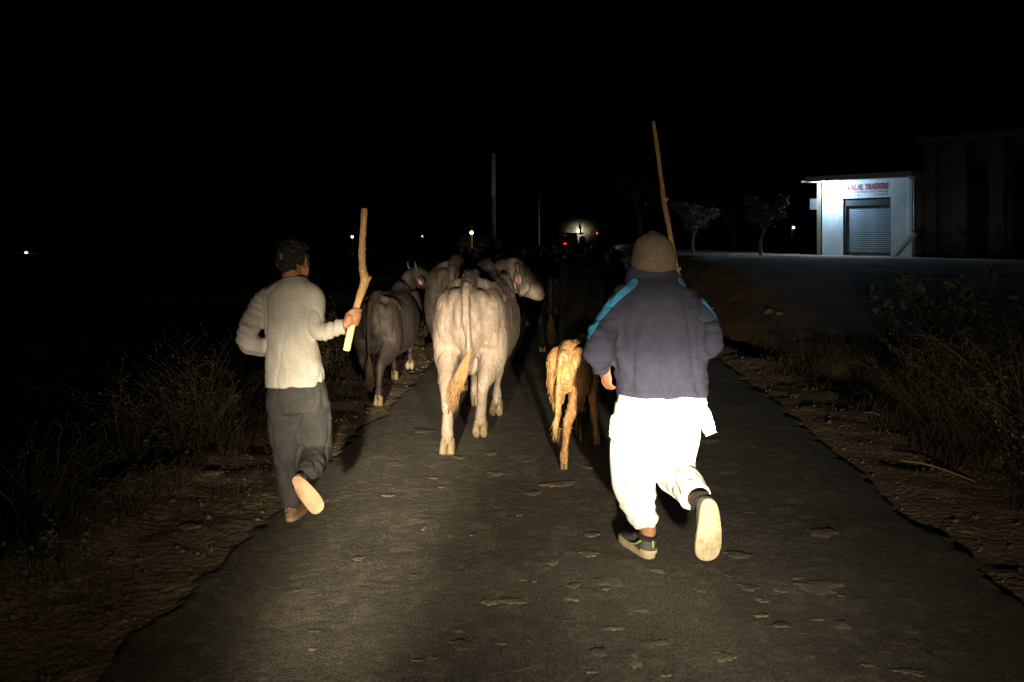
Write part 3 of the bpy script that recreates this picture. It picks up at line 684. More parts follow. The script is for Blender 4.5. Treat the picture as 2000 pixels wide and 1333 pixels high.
    # ears, horns, eyes
    for s in (-1, 1):
        e = Sh(); e.tube([H((s*.10, .01, -.005)), H((s*.17, -.03, -.02)), H((s*.25, -.05, -.045)), H((s*.30, -.05, -.075))], [(.022, .02), (.055*ears, .013), (.052*ears, .012), (.018*ears, .006)], side=M@np.array((0, .25, 1)), n=12)
        eo = make('ear', e.V, e.F, mat, root, local=True)
        e = Sh(); e.tube([H((s*.15, -.035, -.02)), H((s*.22, -.062, -.04)), H((s*.27, -.062, -.06))], [(.028, .006), (.034, .006), (.018, .004)], side=M@np.array((0, .25, 1)), n=10); make('inner_ear', e.V, e.F, M_pink, eo, local=True)
        h = Sh()
        if horn == 'sweep':
            h.tube([H((s*.07, .03, .09)), H((s*.15, -.02, .12)), H((s*.22, -.12, .11)), H((s*.23, -.24, .12)), H((s*.17, -.31, .17))], [(.038, .028), (.034, .025), (.028, .021), (.019, .015), (.007, .006)], n=10)
        elif horn == 'droop':
            h.tube([H((s*.08, .03, .10)), H((s*.15, .0, .09)), H((s*.165, .01, -.02)), H((s*.165, .03, -.14)), H((s*.15, .07, -.21))], [(.030, .024), (.027, .021), (.022, .017), (.015, .013), (.006, .005)], n=10)
        else:
            h.tube([H((s*.06, .03, .09)), H((s*.09, .0, .13)), H((s*.10, -.02, .19)), H((s*.085, -.02, .25))], [(.024, .02), (.020, .018), (.013, .012), (.006, .005)], n=10)
        make('horn', h.V, h.F, hornm or M_horn, root, local=True)
        e = Sh().ell(H((s*.104, .145, .005)), (.019,)*3, nu=10, nv=7); make('eye', e.V, e.F, M_eye, root, local=True)
    if halter:
        h = Sh(); an = np.linspace(0, 2*math.pi, 17)
        h.tube([H((.108*math.cos(a), .24+.03*math.sin(a), -.085+.118*math.sin(a))) for a in an], [.0075]*17, side=M@np.array((0, 1, 0)), seg=1, n=6, cap=0)
        h.tube([H((.128*math.cos(a), .07, -.0+.150*math.sin(a))) for a in an], [.0075]*17, side=M@np.array((0, 1, 0)), seg=1, n=6, cap=0)
        for s in (-1, 1): h.tube([H((s*.108, .24, -.085)), H((s*.118, .16, -.05)), H((s*.128, .07, -.01))], [.007]*3, n=6, seg=2)
        make('halter', h.V, h.F, M_rope, root, local=True)
    # tuft
    tp = tuft or [tail[-1], np.array(tail[-1])+[0, 0, -.1], np.array(tail[-1])+[.01, .01, -.2], np.array(tail[-1])+[.01, .02, -.28]]
    tp = [np.array(p, float) for p in tp]
    t = Sh(); t.tube([tp[0]+(tp[0]-tp[1])*.5]+tp, [(.018, .016), (.030, .022), (.052, .028), (.040, .022), (.012, .01)][:len(tp)+1], n=14)
    for i in range(260):      # loose hairs of the tuft
        u = random.random(); j = min(len(tp)-2, int(u*(len(tp)-1))); f = u*(len(tp)-1)-j; q = tp[j]*(1-f)+tp[j+1]*f
        a = random.uniform(0, 6.28); rr_ = .048*math.sin(max(.2, u)*math.pi*.9)*random.uniform(.5, 1)+.01; q = q+np.array((math.cos(a)*rr_, math.sin(a)*rr_*.6, 0)); dd = unit(tp[j+1]-tp[j])+np.array((random.gauss(0, .18), random.gauss(0, .1), 0))
        t.tube([q, q+dd*.05, q+dd*.10+np.array((0, 0, -.012))], [.004, .003, .001], n=4, seg=1, cap=0)
    make('tail_tuft', t.V, t.F, tuftm or M_dtuft, root, local=True)
    if hair: fur(root, me, hairm, hair, (.008, .022), lambda P, N_: (N_[:, 2] > .45)*1.0*(P[:, 2] > 1.0), wid=.0011)
    return root

def fur(root, me, mat, n, ln, wf, name='coat', down=.55, seed=3, wid=.0016):
    """short hairs on a hide, one joined part"""
    r = np.random.default_rng(seed); P, N_ = vn(me); p = np.clip(wf(P, N_), 0, None)+1e-9; idx = r.choice(len(P), n, p=p/p.sum())
    q = P[idx]+r.normal(0, .004, (n, 3)); d = N_[idx]*(1-down)+np.array([0, -.15, -1])*down+r.normal(0, .25, (n, 3)); d /= np.linalg.norm(d, axis=1)[:, None]
    L_ = r.uniform(ln[0], ln[1], n)[:, None]; s = np.cross(d, r.normal(0, 1, (n, 3))); s /= np.linalg.norm(s, axis=1)[:, None]+1e-9; s *= wid
    m_ = q+d*L_*.55+N_[idx]*.003; e = q+d*L_+np.array([0, 0, -.2])*L_
    V = np.stack([q-s, q+s, m_+s*.8, m_-s*.8, e], 1).reshape(-1, 3); Fc = []
    for i in range(n): o = i*5; Fc.append((o, o+1, o+2, o+3)); Fc.append((o+3, o+2, o+4))
    return tag(make(name, V, Fc, mat, root, local=True), kind='stuff')

HD = -math.atan(SL)
M_fuzz = pm('pale_fuzz', (.22, .165, .12), (.14, .105, .08), 12, .9)
M_dfuzz = pm('dark_fuzz', (.09, .07, .055), (.06, .045, .035), 12, .9)
# 1 the pale one in the middle
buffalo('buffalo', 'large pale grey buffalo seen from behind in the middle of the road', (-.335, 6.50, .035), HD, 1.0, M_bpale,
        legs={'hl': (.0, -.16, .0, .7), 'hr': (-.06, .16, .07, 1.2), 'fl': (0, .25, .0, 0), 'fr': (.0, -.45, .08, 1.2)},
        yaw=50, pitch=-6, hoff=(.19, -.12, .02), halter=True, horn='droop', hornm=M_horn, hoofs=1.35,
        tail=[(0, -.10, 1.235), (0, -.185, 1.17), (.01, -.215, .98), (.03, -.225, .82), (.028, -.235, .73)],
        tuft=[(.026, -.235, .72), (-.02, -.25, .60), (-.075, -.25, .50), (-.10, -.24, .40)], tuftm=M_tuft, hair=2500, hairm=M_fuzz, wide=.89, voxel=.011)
# 2 small dark one at left
buffalo('buffalo', 'smaller dark brown buffalo trotting beside the stick of the man in grey', (-1.36, 8.30, .03), HD-.05, .80, M_bdark,
        legs={'hl': (.05, .18, .16, 1.1), 'hr': (.02, -.30, .02, .7), 'fl': (-.03, .30, .0, 0), 'fr': (.08, -.32, .24, 1.8)},
        yaw=38, pitch=6, hoff=(.06, -.12, .20), horn='up', hoofs=1.2, ears=1.3, wide=.93)
# 3 ahead of the pale one
buffalo('buffalo', 'grey buffalo walking ahead of the pale one, mostly hidden behind it', (-.62, 9.05, .03), HD, 1.05, M_bgrey,
        legs={'hl': (0, .2, .0, .3), 'hr': (0, -.2, .0, .4)}, yaw=6, pitch=10, hoff=(.16, .0, .02), horn='droop', ears=1.4)
# 4 black one in front of the man in navy
black = buffalo('buffalo', 'black buffalo in the shadow just ahead of the man in the navy jacket', (.80, 7.55, .035), HD-.02, 1.05, M_bblack,
        legs={'hl': (0, .2, .0, .3), 'hr': (0, -.2, .0, .4), 'fl': (0, -.2, 0, 0)}, yaw=-8, pitch=2, horn='sweep', tuftm=M_dtuft)
def copy_tree(o, parent=None):
    c = o.copy(); COL.objects.link(c)
    if parent is not None: c.parent = parent
    for ch in [x for x in o.children]: copy_tree(ch, c)
    return c
herd = [(-.35, 12.6, 0, 1.0), (.55, 11.6, -4, .98), (1.55, 12.4, 5, 1.02), (.15, 15.4, 3, 1.0), (1.3, 15.8, -6, 1.05), (2.2, 17.4, 8, 1.0), (.6, 18.8, 0, 1.0), (1.75, 20.5, 3, 1.02), (.9, 22.8, -5, 1.0), (2.6, 24.0, 6, 1.0), (1.5, 26.5, 2, 1.0), (.45, 27.5, -3, 1.0)]
for x, y, a, k in herd:
    c = copy_tree(black); c.location = (x, y, .03); c.rotation_euler = (0, 0, HD+R(a)); c.scale = (k, k, k)
    tag(c, 'dark buffalo of the unlit herd filling the road ahead', 'buffalo', 'unlit herd on the road ahead')

# ------------------------------------------------------------------ calf
def calf():
    M_c = pm('calf_hide', (.40, .22, .085), (.27, .14, .055), 7, .85, .25, 90, c3=(.48, .32, .16), spec=.1, stretch=(1, 1, .4), speck=(70, .35))
    M_cf = pm('calf_hair', (.46, .285, .125), (.33, .19, .075), 14, .9, c3=(.52, .36, .18))
    M_ch = pm('calf_hoof', (.30, .2, .1), (.2, .13, .07), 20, .7)
    root = thing('calf', 'shaggy golden brown calf trotting just left of the man in navy', 'calf', (.375, 5.98, .035), HD-.22); root.scale = (.86, .93, .945)
    b = Sh()
    b.tube([(0, -.06, .70), (0, .03, .69), (0, .2, .68), (0, .42, .66), (0, .62, .69), (0, .74, .72)], [(.07, .09), (.115, .145), (.135, .165), (.15, .18), (.125, .17), (.08, .11)], n=20)
    b.tube([(0, -.06, .80), (0, .1, .865), (0, .4, .84), (0, .68, .86)], [.045, .055, .05, .05])
    for s in (-1, 1): b.ell((s*.09, .08, .74), (.075, .14, .13))
    feet = []
    for k, s, dx, dy, dz, curl in (('h', -1, -.02, .20, .20, 1.2), ('h', 1, -.03, -.13, 0, .25), ('f', -1, 0, .12, 0, 0), ('f', 1, .07, .02, .0, .3)):
        if k == 'h':
            J = [(.085, .08, .72), (.095, .11, .60), (.09, .08, .49), (.075, .0, .41), (.065, -.07, .355), (.06, -.065, .29), (.058, -.045, .18), (.058, -.03, .11), (.058, -.01, .06)]
            Q = [(.08, .13), (.08, .12), (.062, .090), (.046, .058), (.038, .047), (.032, .038), (.027, .031), (.034, .037), (.030, .033)]; wt = [0, .05, .12, .25, .38, .48, .72, .92, 1]
        else:
            J = [(.08, .64, .64), (.08, .62, .52), (.075, .61, .42), (.07, .62, .32), (.065, .62, .27), (.06, .62, .19), (.06, .62, .11), (.06, .635, .06)]
            Q = [(.06, .09), (.05, .07), (.04, .047), (.032, .036), (.034, .036), (.024, .027), (.030, .033), (.027, .03)]; wt = [0, .1, .25, .5, .6, .8, .96, 1]
        P = [np.array((s*x+dx*w_, y+dy*w_, z+dz*w_)) for (x, y, z), w_ in zip(J, wt)]; b.tube(P, Q, n=14); feet.append((P[-1], np.array((0, .2-curl*.3, -1))))
    H = lambda p: np.array((.06, 1.0, .70))+np.array(p)
    b.tube([(0, .64, .76), (.02, .84, .76), H((0, -.02, 0))], [(.09, .13), (.07, .10), (.06, .075)])
    b.tube([H((0, -.03, .01)), H((0, .05, .0)), H((0, .16, -.07)), H((0, .24, -.125))], [(.055, .06), (.068, .075), (.05, .055), (.042, .038)])
    tail = [(0, -.05, .84), (-.01, -.11, .78), (-.02, -.13, .62), (-.03, -.13, .48), (-.04, -.12, .38)]
    b.tube(tail, [.028, .025, .02, .016, .011], n=9)
    me = union(b, .0085, 4, lambda P, N_: fbm(P*np.array([12, 12, 6]), 2, 5)*.004)
    link('body', me, M_c, root)
    for p, d in feet: hoof_mesh(root, p, d, M_ch, .62)
    for s in (-1, 1):
        e = Sh().tube([H((s*.06, 0, .02)), H((s*.11, -.02, .02)), H((s*.17, -.03, 0))], [(.014, .012), (.034, .009), (.01, .004)], side=(0, .2, 1)); make('ear', e.V, e.F, M_c, root, local=True)
        e = Sh().ell(H((s*.062, .085, .01)), (.012,)*3, nu=10, nv=7); make('eye', e.V, e.F, M_eye, root, local=True)
    t = Sh(); t.tube([tail[-1], (-.045, -.12, .32), (-.06, -.11, .24)], [.014, .024, .006], n=9)
    for i in range(50):
        q = np.array((-.042+random.gauss(0, .012), -.12+random.gauss(0, .01), random.uniform(.27, .38))); dd = np.array((random.gauss(-.15, .2), random.gauss(0, .1), -1)); t.tube([q, q+dd*.04, q+dd*.085], [.0028, .002, .0007], n=4, seg=1, cap=0)
    make('tail_tuft', t.V, t.F, M_cf, root, local=True)
    fur(root, me, M_cf, 7000, (.010, .022), lambda P, N_: np.where(P[:, 2] > .45, 1.0, .08)*(P[:, 1] < .95), down=.80, wid=.0013)
calf()

# ------------------------------------------------------------------ shop with the lamp
Lc = np.array(((1606-1000)/F*34.5, 34.5)); Rc = np.array(((1777-1000)/F*31.9, 31.9))
ux = unit(np.append(Rc-Lc, 0)); un = np.array((ux[1], -ux[0], 0.)); un = un if un[1] < 0 else -un      # along the front, and out towards the road
uz = np.array((0, 0, 1.)); BM = np.stack([ux, -un, uz], 1); WID = float(np.linalg.norm(Rc-Lc)); ZB = .80
O3 = np.array((Lc[0], Lc[1], ZB))
def B(u, v, z): return O3+ux*u-un*v+uz*z                 # u along front, v depth into the shop, z above its floor
def bbox(sh, u0, u1, v0, v1, z0, z1): return sh.box(B((u0+u1)/2, (v0+v1)/2, (z0+z1)/2), (u1-u0, v1-v0, z1-z0), BM)
M_wall = pm('whitewash', (.74, .76, .76), (.52, .53, .52), 1.6, .9, .4, 30, c3=(.62, .62, .58), spec=.15, stretch=(1, 1, .35))
M_slab = pm('concrete_slab', (.55, .49, .44), (.44, .40, .36), 3, .9, .5, 40, spec=.15)
M_shut = pm('shutter_steel', (.20, .22, .25), (.15, .17, .195), 3, .75, .15, 60, spec=.2, stretch=(1, 1, .3))
M_frame = pm('shutter_frame', (.05, .05, .055), (.035, .035, .04), 6, .7)
M_red = pm('red_sign_paint', (.42, .07, .10), (.36, .06, .09), 6, .8)
M_redf = pm('faded_sign_paint', (.35, .17, .20), (.48, .36, .38), 30, .8)
M_wood = pm('old_wood', (.24, .18, .12), (.16, .12, .08), 8, .85, .5, 60, stretch=(1, 1, .2))
M_metal = pm('grey_metal', (.22, .22, .22), (.15, .15, .15), 8, .6, .2, 60, metal=.4)
shop = thing('shop', 'small white shop with closed roller shutter, red sign lettering and a lamp under its roof', 'building', tuple(O3))
D0, D1, DH = .88, 2.78, 2.36
for a in ((0, D0, 0, .22, -.5, 3.06), (D1, WID, 0, .22, -.5, 3.06), (D0+.001, D1-.001, .002, .218, DH, 3.058), (D0+.001, D1-.001, 0.002, .218, -.5, .02),
          (0.002, .22, .223, 3.6, -.5, 3.057), (WID-.22, WID-.002, .223, 3.6, -.5, 3.057), (.223, WID-.223, 3.38, 3.598, -.5, 3.056)):
    s = Sh(); bbox(s, *a); make('wall', s.V, s.F, M_wall, shop, smooth=False)
s = Sh(); bbox(s, -.42, WID+.28, -.55, 3.8, 3.063, 3.27); make('roof_slab', s.V, s.F, M_slab, shop, smooth=False)
s = Sh(); bbox(s, -1.2, -.425, .5, 1.4, 3.12, 3.19); make('side_awning', s.V, s.F, M_slab, shop, smooth=False)
sh_root = Sh(); bbox(sh_root, D0+.005, D1-.005, .06, .12, DH-.30, DH-.004); hood = make('shutter_hood', sh_root.V, sh_root.F, M_frame, shop, smooth=False)
for u0, u1 in ((D0+.004, D0+.10), (D1-.05, D1-.004)):
    s = Sh(); bbox(s, u0, u1, .05, .13, .022, DH-.302); make('shutter_rail', s.V, s.F, M_frame, shop, smooth=False)
s = Sh(); bbox(s, D0+.102, D1-.052, .10, .15, .024, .20); make('bottom_rail', s.V, s.F, M_frame, shop, smooth=False)
nsl = 24; slat0 = None
for i in range(nsl):
    z0 = .204+i*(DH-.306-.204)/nsl; hgt = (DH-.306-.204)/nsl
    if slat0 is None:
        s = Sh(); V = []; nn = 6
        for uu in (D0+.102, D1-.052):
            for k in range(nn+1):
                t = k/nn; V.append(B(uu, .135-.008*math.sin(t*math.pi), z0+hgt*t*.985))
            V.append(B(uu, .16, z0+hgt*.97)); V.append(B(uu, .16, z0))
        m_ = nn+3; Fc = [(k, (k+1) % m_, m_+(k+1) % m_, m_+k) for k in range(m_)]+[tuple(range(m_)), tuple(range(2*m_-1, m_-1, -1))]
        slat0 = make('slat', V, Fc, M_shut, shop, smooth=False)
    else:
        c = slat0.copy(); COL.objects.link(c); c.location.z += i*hgt
# corner pilaster strip and drain pipe at the right
s = Sh(); bbox(s, WID-.02, WID+.10, -.05, .2, -.5, 3.0); make('corner_strip', s.V, s.F, M_wall, shop, smooth=False)
s = Sh(); s.tube([B(WID+.2, -.06, -.3), B(WID+.2, -.06, 3.0)], [.045, .045], n=10, seg=1, cap=0); make('drain_pipe', s.V, s.F, M_metal, shop)
# sign
def text_mesh(txt, size, shear=0., off=0.0):
    cu = bpy.data.curves.new('t', 'FONT'); cu.body = txt; cu.size = size; cu.shear = shear; cu.offset = off; cu.extrude = .003; cu.resolution_u = 3
    o = bpy.data.objects.new('t', cu); COL.objects.link(o); dg = bpy.context.evaluated_depsgraph_get(); dg.update()
    me = bpy.data.meshes.new_from_object(o.evaluated_get(dg)); bpy.data.objects.remove(o); return me
def place_text(name, me, u, z, wid, hgt, mat, up=0.0):
    n = len(me.vertices); P = np.empty(n*3, np.float32); me.vertices.foreach_get('co', P); P = P.reshape(-1, 3).astype(float)
    a, b_ = P.min(0), P.max(0); x = (P[:, 0]-a[0])/(b_[0]-a[0])*wid; y = (P[:, 1]-a[1])/(b_[1]-a[1])*hgt
    Q = O3+np.outer(u+x, ux)+np.outer(z+y+x*up, uz)-np.outer(-.004-P[:, 2]*.5, un)*1.0
    Q = O3+np.outer(u+x, ux)+np.outer(z+y+x*up, uz)+np.outer(.005+P[:, 2]*.5, un)
    me.vertices.foreach_set('co', Q.astype(np.float32).ravel()); me.update(); me.materials.clear()
    return put(name, me, mat, shop)
place_text('sign_lettering', text_mesh('KALAL TRADERS', .3, .18, .008), 1.06, 2.66, 1.62, .25, M_red, .012)
s = Sh()
for row, (u0, u1, zz, hh) in enumerate(((1.30, 2.62, 2.565, .065), (1.32, 1.55, 2.455, .05), (2.12, 2.6, 2.455, .05))):
    u = u0
    while u < u1:
        wl = random.uniform(.03, .055); k = random.random()
        if k < .85:
            bbox(s, u, u+.012, -.006, -.002, zz, zz+hh); bbox(s, u, u+wl, -.0065, -.0025, zz+hh*(.4 if k < .4 else .85), zz+hh*(.4 if k < .4 else .85)+.012)
            if k < .5: bbox(s, u+wl-.012, u+wl, -.006, -.002, zz, zz+hh*.9)
        u += wl+.014
o = make('worn_small_lettering', s.V, s.F, M_redf, shop, smooth=False); o['kind'] = 'stuff'
# lamp under the eave (its own light)
lp = B(.42, -.36, 2.93)
lamp = thing('wall_lamp', 'bright bluish white lamp shining under the left end of the shop roof', 'lamp', tuple(lp))
s = Sh().ell(lp, (.075, .075, .085)); make('bulb', s.V, s.F, emis('lamp_glow', (.78, .90, 1.0), 60), lamp)
s = Sh().tube([lp+[0, 0, .06], lp+[0, 0, .13]], [.03, .05], n=12, seg=1, cap=0); make('holder', s.V, s.F, M_frame, lamp)
ld = bpy.data.lights.new('lamp_light', 'POINT'); ld.energy = 430; ld.color = (.46, .74, 1.0); ld.shadow_soft_size = .075
lo_ = bpy.data.objects.new('lamp_light', ld); COL.objects.link(lo_); lo_.location = lp+un*.0
lo_.location.z -= .13
# meter box and side pillar
s = Sh(); bbox(s, -.55, -.27, .02, .25, 1.95, 2.40); mb = make('meter_box', s.V-np.array(B(-.4, .1, 1.95)), s.F, M_metal, None, smooth=False); mb.location = B(-.4, .1, 1.95)
tag(mb, 'grey meter box beside the left edge of the white shop', 'box')
s = Sh(); bbox(s, -.26, -.10, .05, .2, -.4, 3.05); make('side_pillar', s.V, s.F, M_wood, shop, smooth=False)
# leaning board
s = Sh(); p0, p1 = B(WID-.28, -.75, .06), B(WID+.22, -.12, .95); s.tube([p0, p1], [(.13, .02), (.13, .02)], side=ux, n=4, seg=1, cap=0, sq=.6)
o = make('leaning_board', np.array(s.V)-p0, s.F, M_wood, smooth=False); o.location = p0; tag(o, 'wooden board leaning against the right corner of the white shop', 'board')
# ------------------------------------------------------------------ dark shed on the right
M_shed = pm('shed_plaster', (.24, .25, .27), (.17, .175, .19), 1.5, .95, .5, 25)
M_tin = pm('tin_roof', (.22, .22, .23), (.15, .15, .16), 2, .6, .2, 40, metal=.3)
shed = thing('shed', 'tall dim grey shed with pilasters right of the white shop', 'building', tuple(B(WID+.5, .2, 0)))
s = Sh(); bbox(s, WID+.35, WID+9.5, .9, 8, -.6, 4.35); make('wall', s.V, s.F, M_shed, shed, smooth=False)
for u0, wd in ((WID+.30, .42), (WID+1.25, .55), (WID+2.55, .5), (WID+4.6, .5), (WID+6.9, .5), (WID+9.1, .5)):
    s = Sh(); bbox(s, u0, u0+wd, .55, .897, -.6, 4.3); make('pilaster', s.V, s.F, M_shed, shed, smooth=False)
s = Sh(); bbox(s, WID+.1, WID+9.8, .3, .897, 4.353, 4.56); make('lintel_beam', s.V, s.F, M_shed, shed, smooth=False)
V = [B(WID-.1, .0, 4.57), B(WID+9.9, .0, 4.57), B(WID+9.9, 4.4, 5.9), B(WID-.1, 4.4, 5.9), B(WID-.1, 8.4, 4.57), B(WID+9.9, 8.4, 4.57)]
V = V+[v+uz*.06 for v in V]
make('roof', V, [(0, 3, 2, 1), (3, 4, 5, 2), (6, 7, 8, 9), (9, 8, 11, 10), (0, 1, 7, 6), (1, 2, 8, 7), (2, 5, 11, 8), (5, 4, 10, 11), (4, 3, 9, 10), (3, 0, 6, 9)], M_tin, shed, smooth=False)
for u0, u1 in ((WID+1.83, WID+2.52), (WID+3.2, WID+4.4), (WID+5.3, WID+6.7)):
    s = Sh(); bbox(s, u0, u1, .86, .897, .1, 3.6); make('doorway', s.V, s.F, M_frame, shed, smooth=False)

# ------------------------------------------------------------------ vegetation
M_weed = pm('dry_weed', (.058, .046, .026), (.036, .029, .017), 12, .9)
M_weedg = pm('green_weed', (.044, .043, .020), (.028, .028, .013), 12, .85)
M_straw = pm('straw', (.30, .23, .11), (.22, .165, .08), 12, .85)
M_bark = pm('bark', (.13, .10, .075), (.08, .062, .047), 10, .95, .8, 40)
M_leaf = pm('leaf', (.06, .075, .028), (.035, .045, .018), 8, .7)
M_leafp = pm('leaf_grey_green', (.075, .078, .05), (.05, .052, .033), 8, .75)
def weed_mesh(n, h, spread, leafy, seed, droop=.5):
    r = random.Random(seed); st = Sh(); lf = Sh()
    for i in range(n):
        a = r.uniform(0, 6.28); t = r.uniform(.15, 1)*spread; hh = h*r.uniform(.45, 1.0)
        p = np.array((r.gauss(0, .06), r.gauss(0, .06), -.04)); P = [p]; d = np.array((math.cos(a)*t, math.sin(a)*t, 1.0))
        k = 6
        for j in range(k):
            p = p+unit(d)*hh/k; P.append(p); d = d+np.array((r.gauss(0, .16)+math.cos(a)*t*droop*.5, r.gauss(0, .16)+math.sin(a)*t*droop*.5, -.12*droop))
            if j > 1 and r.random() < .75:
                b = np.array((r.gauss(0, 1), r.gauss(0, 1), r.uniform(.2, 1))); b = unit(b)*hh*r.uniform(.10, .25)
                st.tube([p, p+b*.5+[0, 0, .01], p+b+[0, 0, -.01]], [.0022, .0016, .0007], n=3, seg=1, cap=0)
                for q in range(leafy):
                    c = p+b*r.uniform(.3, 1.0)+np.array((r.gauss(0, .02), r.gauss(0, .02), r.gauss(0, .02))); leafquad(lf, c, r, .013)
            for q in range(leafy):
                if j > 0 and r.random() < .6: leafquad(lf, p+np.array((r.gauss(0, .03), r.gauss(0, .03), r.gauss(0, .03))), r, .016)
        st.tube(P, [.0045*(1-.75*j/k) for j in range(k+1)], n=4, seg=1, cap=0)
    return st, lf
def leafquad(sh, c, r, s):
    d = unit((r.gauss(0, 1), r.gauss(0, 1), r.gauss(0, .7))); e = unit(np.cross(d, (r.gauss(0, 1), r.gauss(0, 1), r.gauss(0, 1)))); l = s*r.uniform(.6, 1.4)
    n = np.cross(d, e)
    sh.add([c, c+d*l+e*l*.42+n*l*.1, c+d*l*2.1, c+d*l-e*l*.42+n*l*.1], [(0, 1, 2), (0, 2, 3)])
def joined(me_v, me_f, name): return mesh_from(me_v, me_f)
wp = []
for sd, (n, h, sp, lfy, ms, ml) in enumerate(((26, .75, .8, 0, M_weed, M_weed), (34, .95, .65, 1, M_weed, M_weedg), (10, .55, .9, 2, M_weedg, M_weedg), (40, 1.15, .7, 1, M_weed, M_weed), (30, .6, 1.2, 1, M_weed, M_straw), (9, .5, .5, 4, M_weedg, M_leafp))):
    st, lf = weed_mesh(n, h, sp, lfy, 100+sd); a = mesh_from(st.V, st.F); a.materials.append(ms); l = None
    if lf.V: l = mesh_from(lf.V, lf.F); l.materials.append(ml)
    wp.append((a, l))
def weed(k, x, y, sc, rz, label, group, name='weed'):
    t = thing(name, label, 'weed', (x, y, gz(x, y)), rz, group); t.scale = (sc, sc, sc)
    link('stems', wp[k][0], None, t); 
    if wp[k][1] is not None: link('leaves', wp[k][1], None, t)
    return t
def sY(s, Y): return s+SL*Y
LW = 'dry weed in the dark tangle beyond the left verge'
for i in range(46):
    Y = rng.uniform(3.6, 15); sx = -rng.uniform(2.95, 5.2) if i % 3 else -rng.uniform(2.75, 3.3); k = int(rng.integers(0, 5))
    weed(k, sY(sx, Y), Y, rng.uniform(.55, 1.15), rng.uniform(0, 6.28), LW, 'weeds left of the road')
for (px, py, k, sc) in ((430, 905, 3, .85), (395, 880, 1, .9), (470, 850, 3, .8), (350, 890, 3, .8)):
    p = G(px, py, -.1); weed(k, p[0], p[1], sc, rng.uniform(0, 6.28), 'tall dry weed left of the man in the grey sweatshirt', 'tall weeds near the man in grey')
p = G(90, 1165, .0); weed(5, p[0], p[1], .85, .3, 'young leafy green weed at the lower left of the verge', None)
p = G(230, 1035, .0); weed(2, p[0], p[1], .9, 1.3, 'low spreading green weed on the left verge above the leafy one', None)
RW = 'dry weed in the dark tangle beyond the right verge'
for i in range(60):
    Y = rng.uniform(4.6, 11.5); sx = rng.uniform(2.9, 5.6) if i % 3 else rng.uniform(2.75, 3.5); k = int(rng.integers(0, 5))
    weed(k, sY(sx, Y), Y, rng.uniform(.55, 1.15)*(1.0 if sx > 3.1 else .7), rng.uniform(0, 6.28), RW, 'weeds right of the road')
# broad-leaved shrubs on the right
def shrub(x, y, h, seed, label, n=9):
    r = random.Random(seed); t = thing('shrub', label, 'shrub', (x, y, gz(x, y)), 0, None); st = Sh(); lf = Sh()
    for i in range(n):
        a = r.uniform(0, 6.28); P = [np.array((0, 0, -.05))]; d = np.array((math.cos(a)*.45, math.sin(a)*.45, 1)); p = P[0]
        for j in range(5):
            p = p+unit(d)*h*r.uniform(.7, 1.05)/5; P.append(p); d = d+np.array((r.gauss(0, .2), r.gauss(0, .2), 0))
            if j > 0:
                for q in range(7):
                    dd = unit((r.gauss(0, 1), r.gauss(0, 1), r.gauss(.1, .5))); c = p+dd*r.uniform(.02, .12); l = r.uniform(.05, .10); e = unit(np.cross(dd, (r.gauss(0, .5), r.gauss(0, .5), 1))); nn = np.cross(dd, e)
                    lf.add([c, c+dd*l*.5+e*l*.38-nn*.01, c+dd*l+e*l*.30-nn*.02, c+dd*l*1.5-nn*.04, c+dd*l-e*l*.30-nn*.02, c+dd*l*.5-e*l*.38-nn*.01], [(0, 1, 2, 3), (0, 3, 4, 5)])
        st.tube(P, [.011, .010, .008, .006, .005, .003], n=6, seg=1, cap=0)
    make('stems', st.V, st.F, M_bark, t, local=True); make('leaves', lf.V, lf.F, M_leafp, t, local=True)
p = W(1850, 620, 11.5); shrub(p[0], 11.5, 1.35, 5, 'broad leaved shrub rising highest in the dark growth right of the road', 12)
p = W(1960, 640, 10.5); shrub(p[0], 10.5, 1.2, 6, 'broad leaved shrub at the right edge of the picture', 10)
p = W(1740, 640, 12.5); shrub(p[0], 12.5, .9, 8, 'lower leafy shrub nearest the yard in the growth right of the road', 8)
# straws lying on the right verge
for k, (a, b_, lab) in enumerate((((1760, 900), (1905, 930), 'long pale straw lying along the right verge'), ((1690, 806), (1735, 812), 'short pale straw on the right verge near the weeds'), ((1480, 1110), (1560, 1105), None), ((1925, 812), (2000, 880), 'straight pale straw leaning in the weeds at the right edge'))):
    if lab is None: continue
    A = G(a[0], a[1], .08); C = G(b_[0], b_[1], .08)
    if k == 3: A = W(1925, 812, 7.2); C = W(1995, 880, 7.0)
    A[2] = max(A[2], gz(A[0], A[1])+.02) if k != 3 else A[2]; C[2] = gz(C[0], C[1])+.015
    s = Sh().tube([A, (A*2+C)/3+[.01, 0, .02], (A+2*C)/3+[0, .02, .015], C], [.006, .0055, .005, .004], n=6, seg=3); o = make('straw', np.array(s.V)-A, s.F, M_straw); o.location = A; tag(o, lab, 'straw')
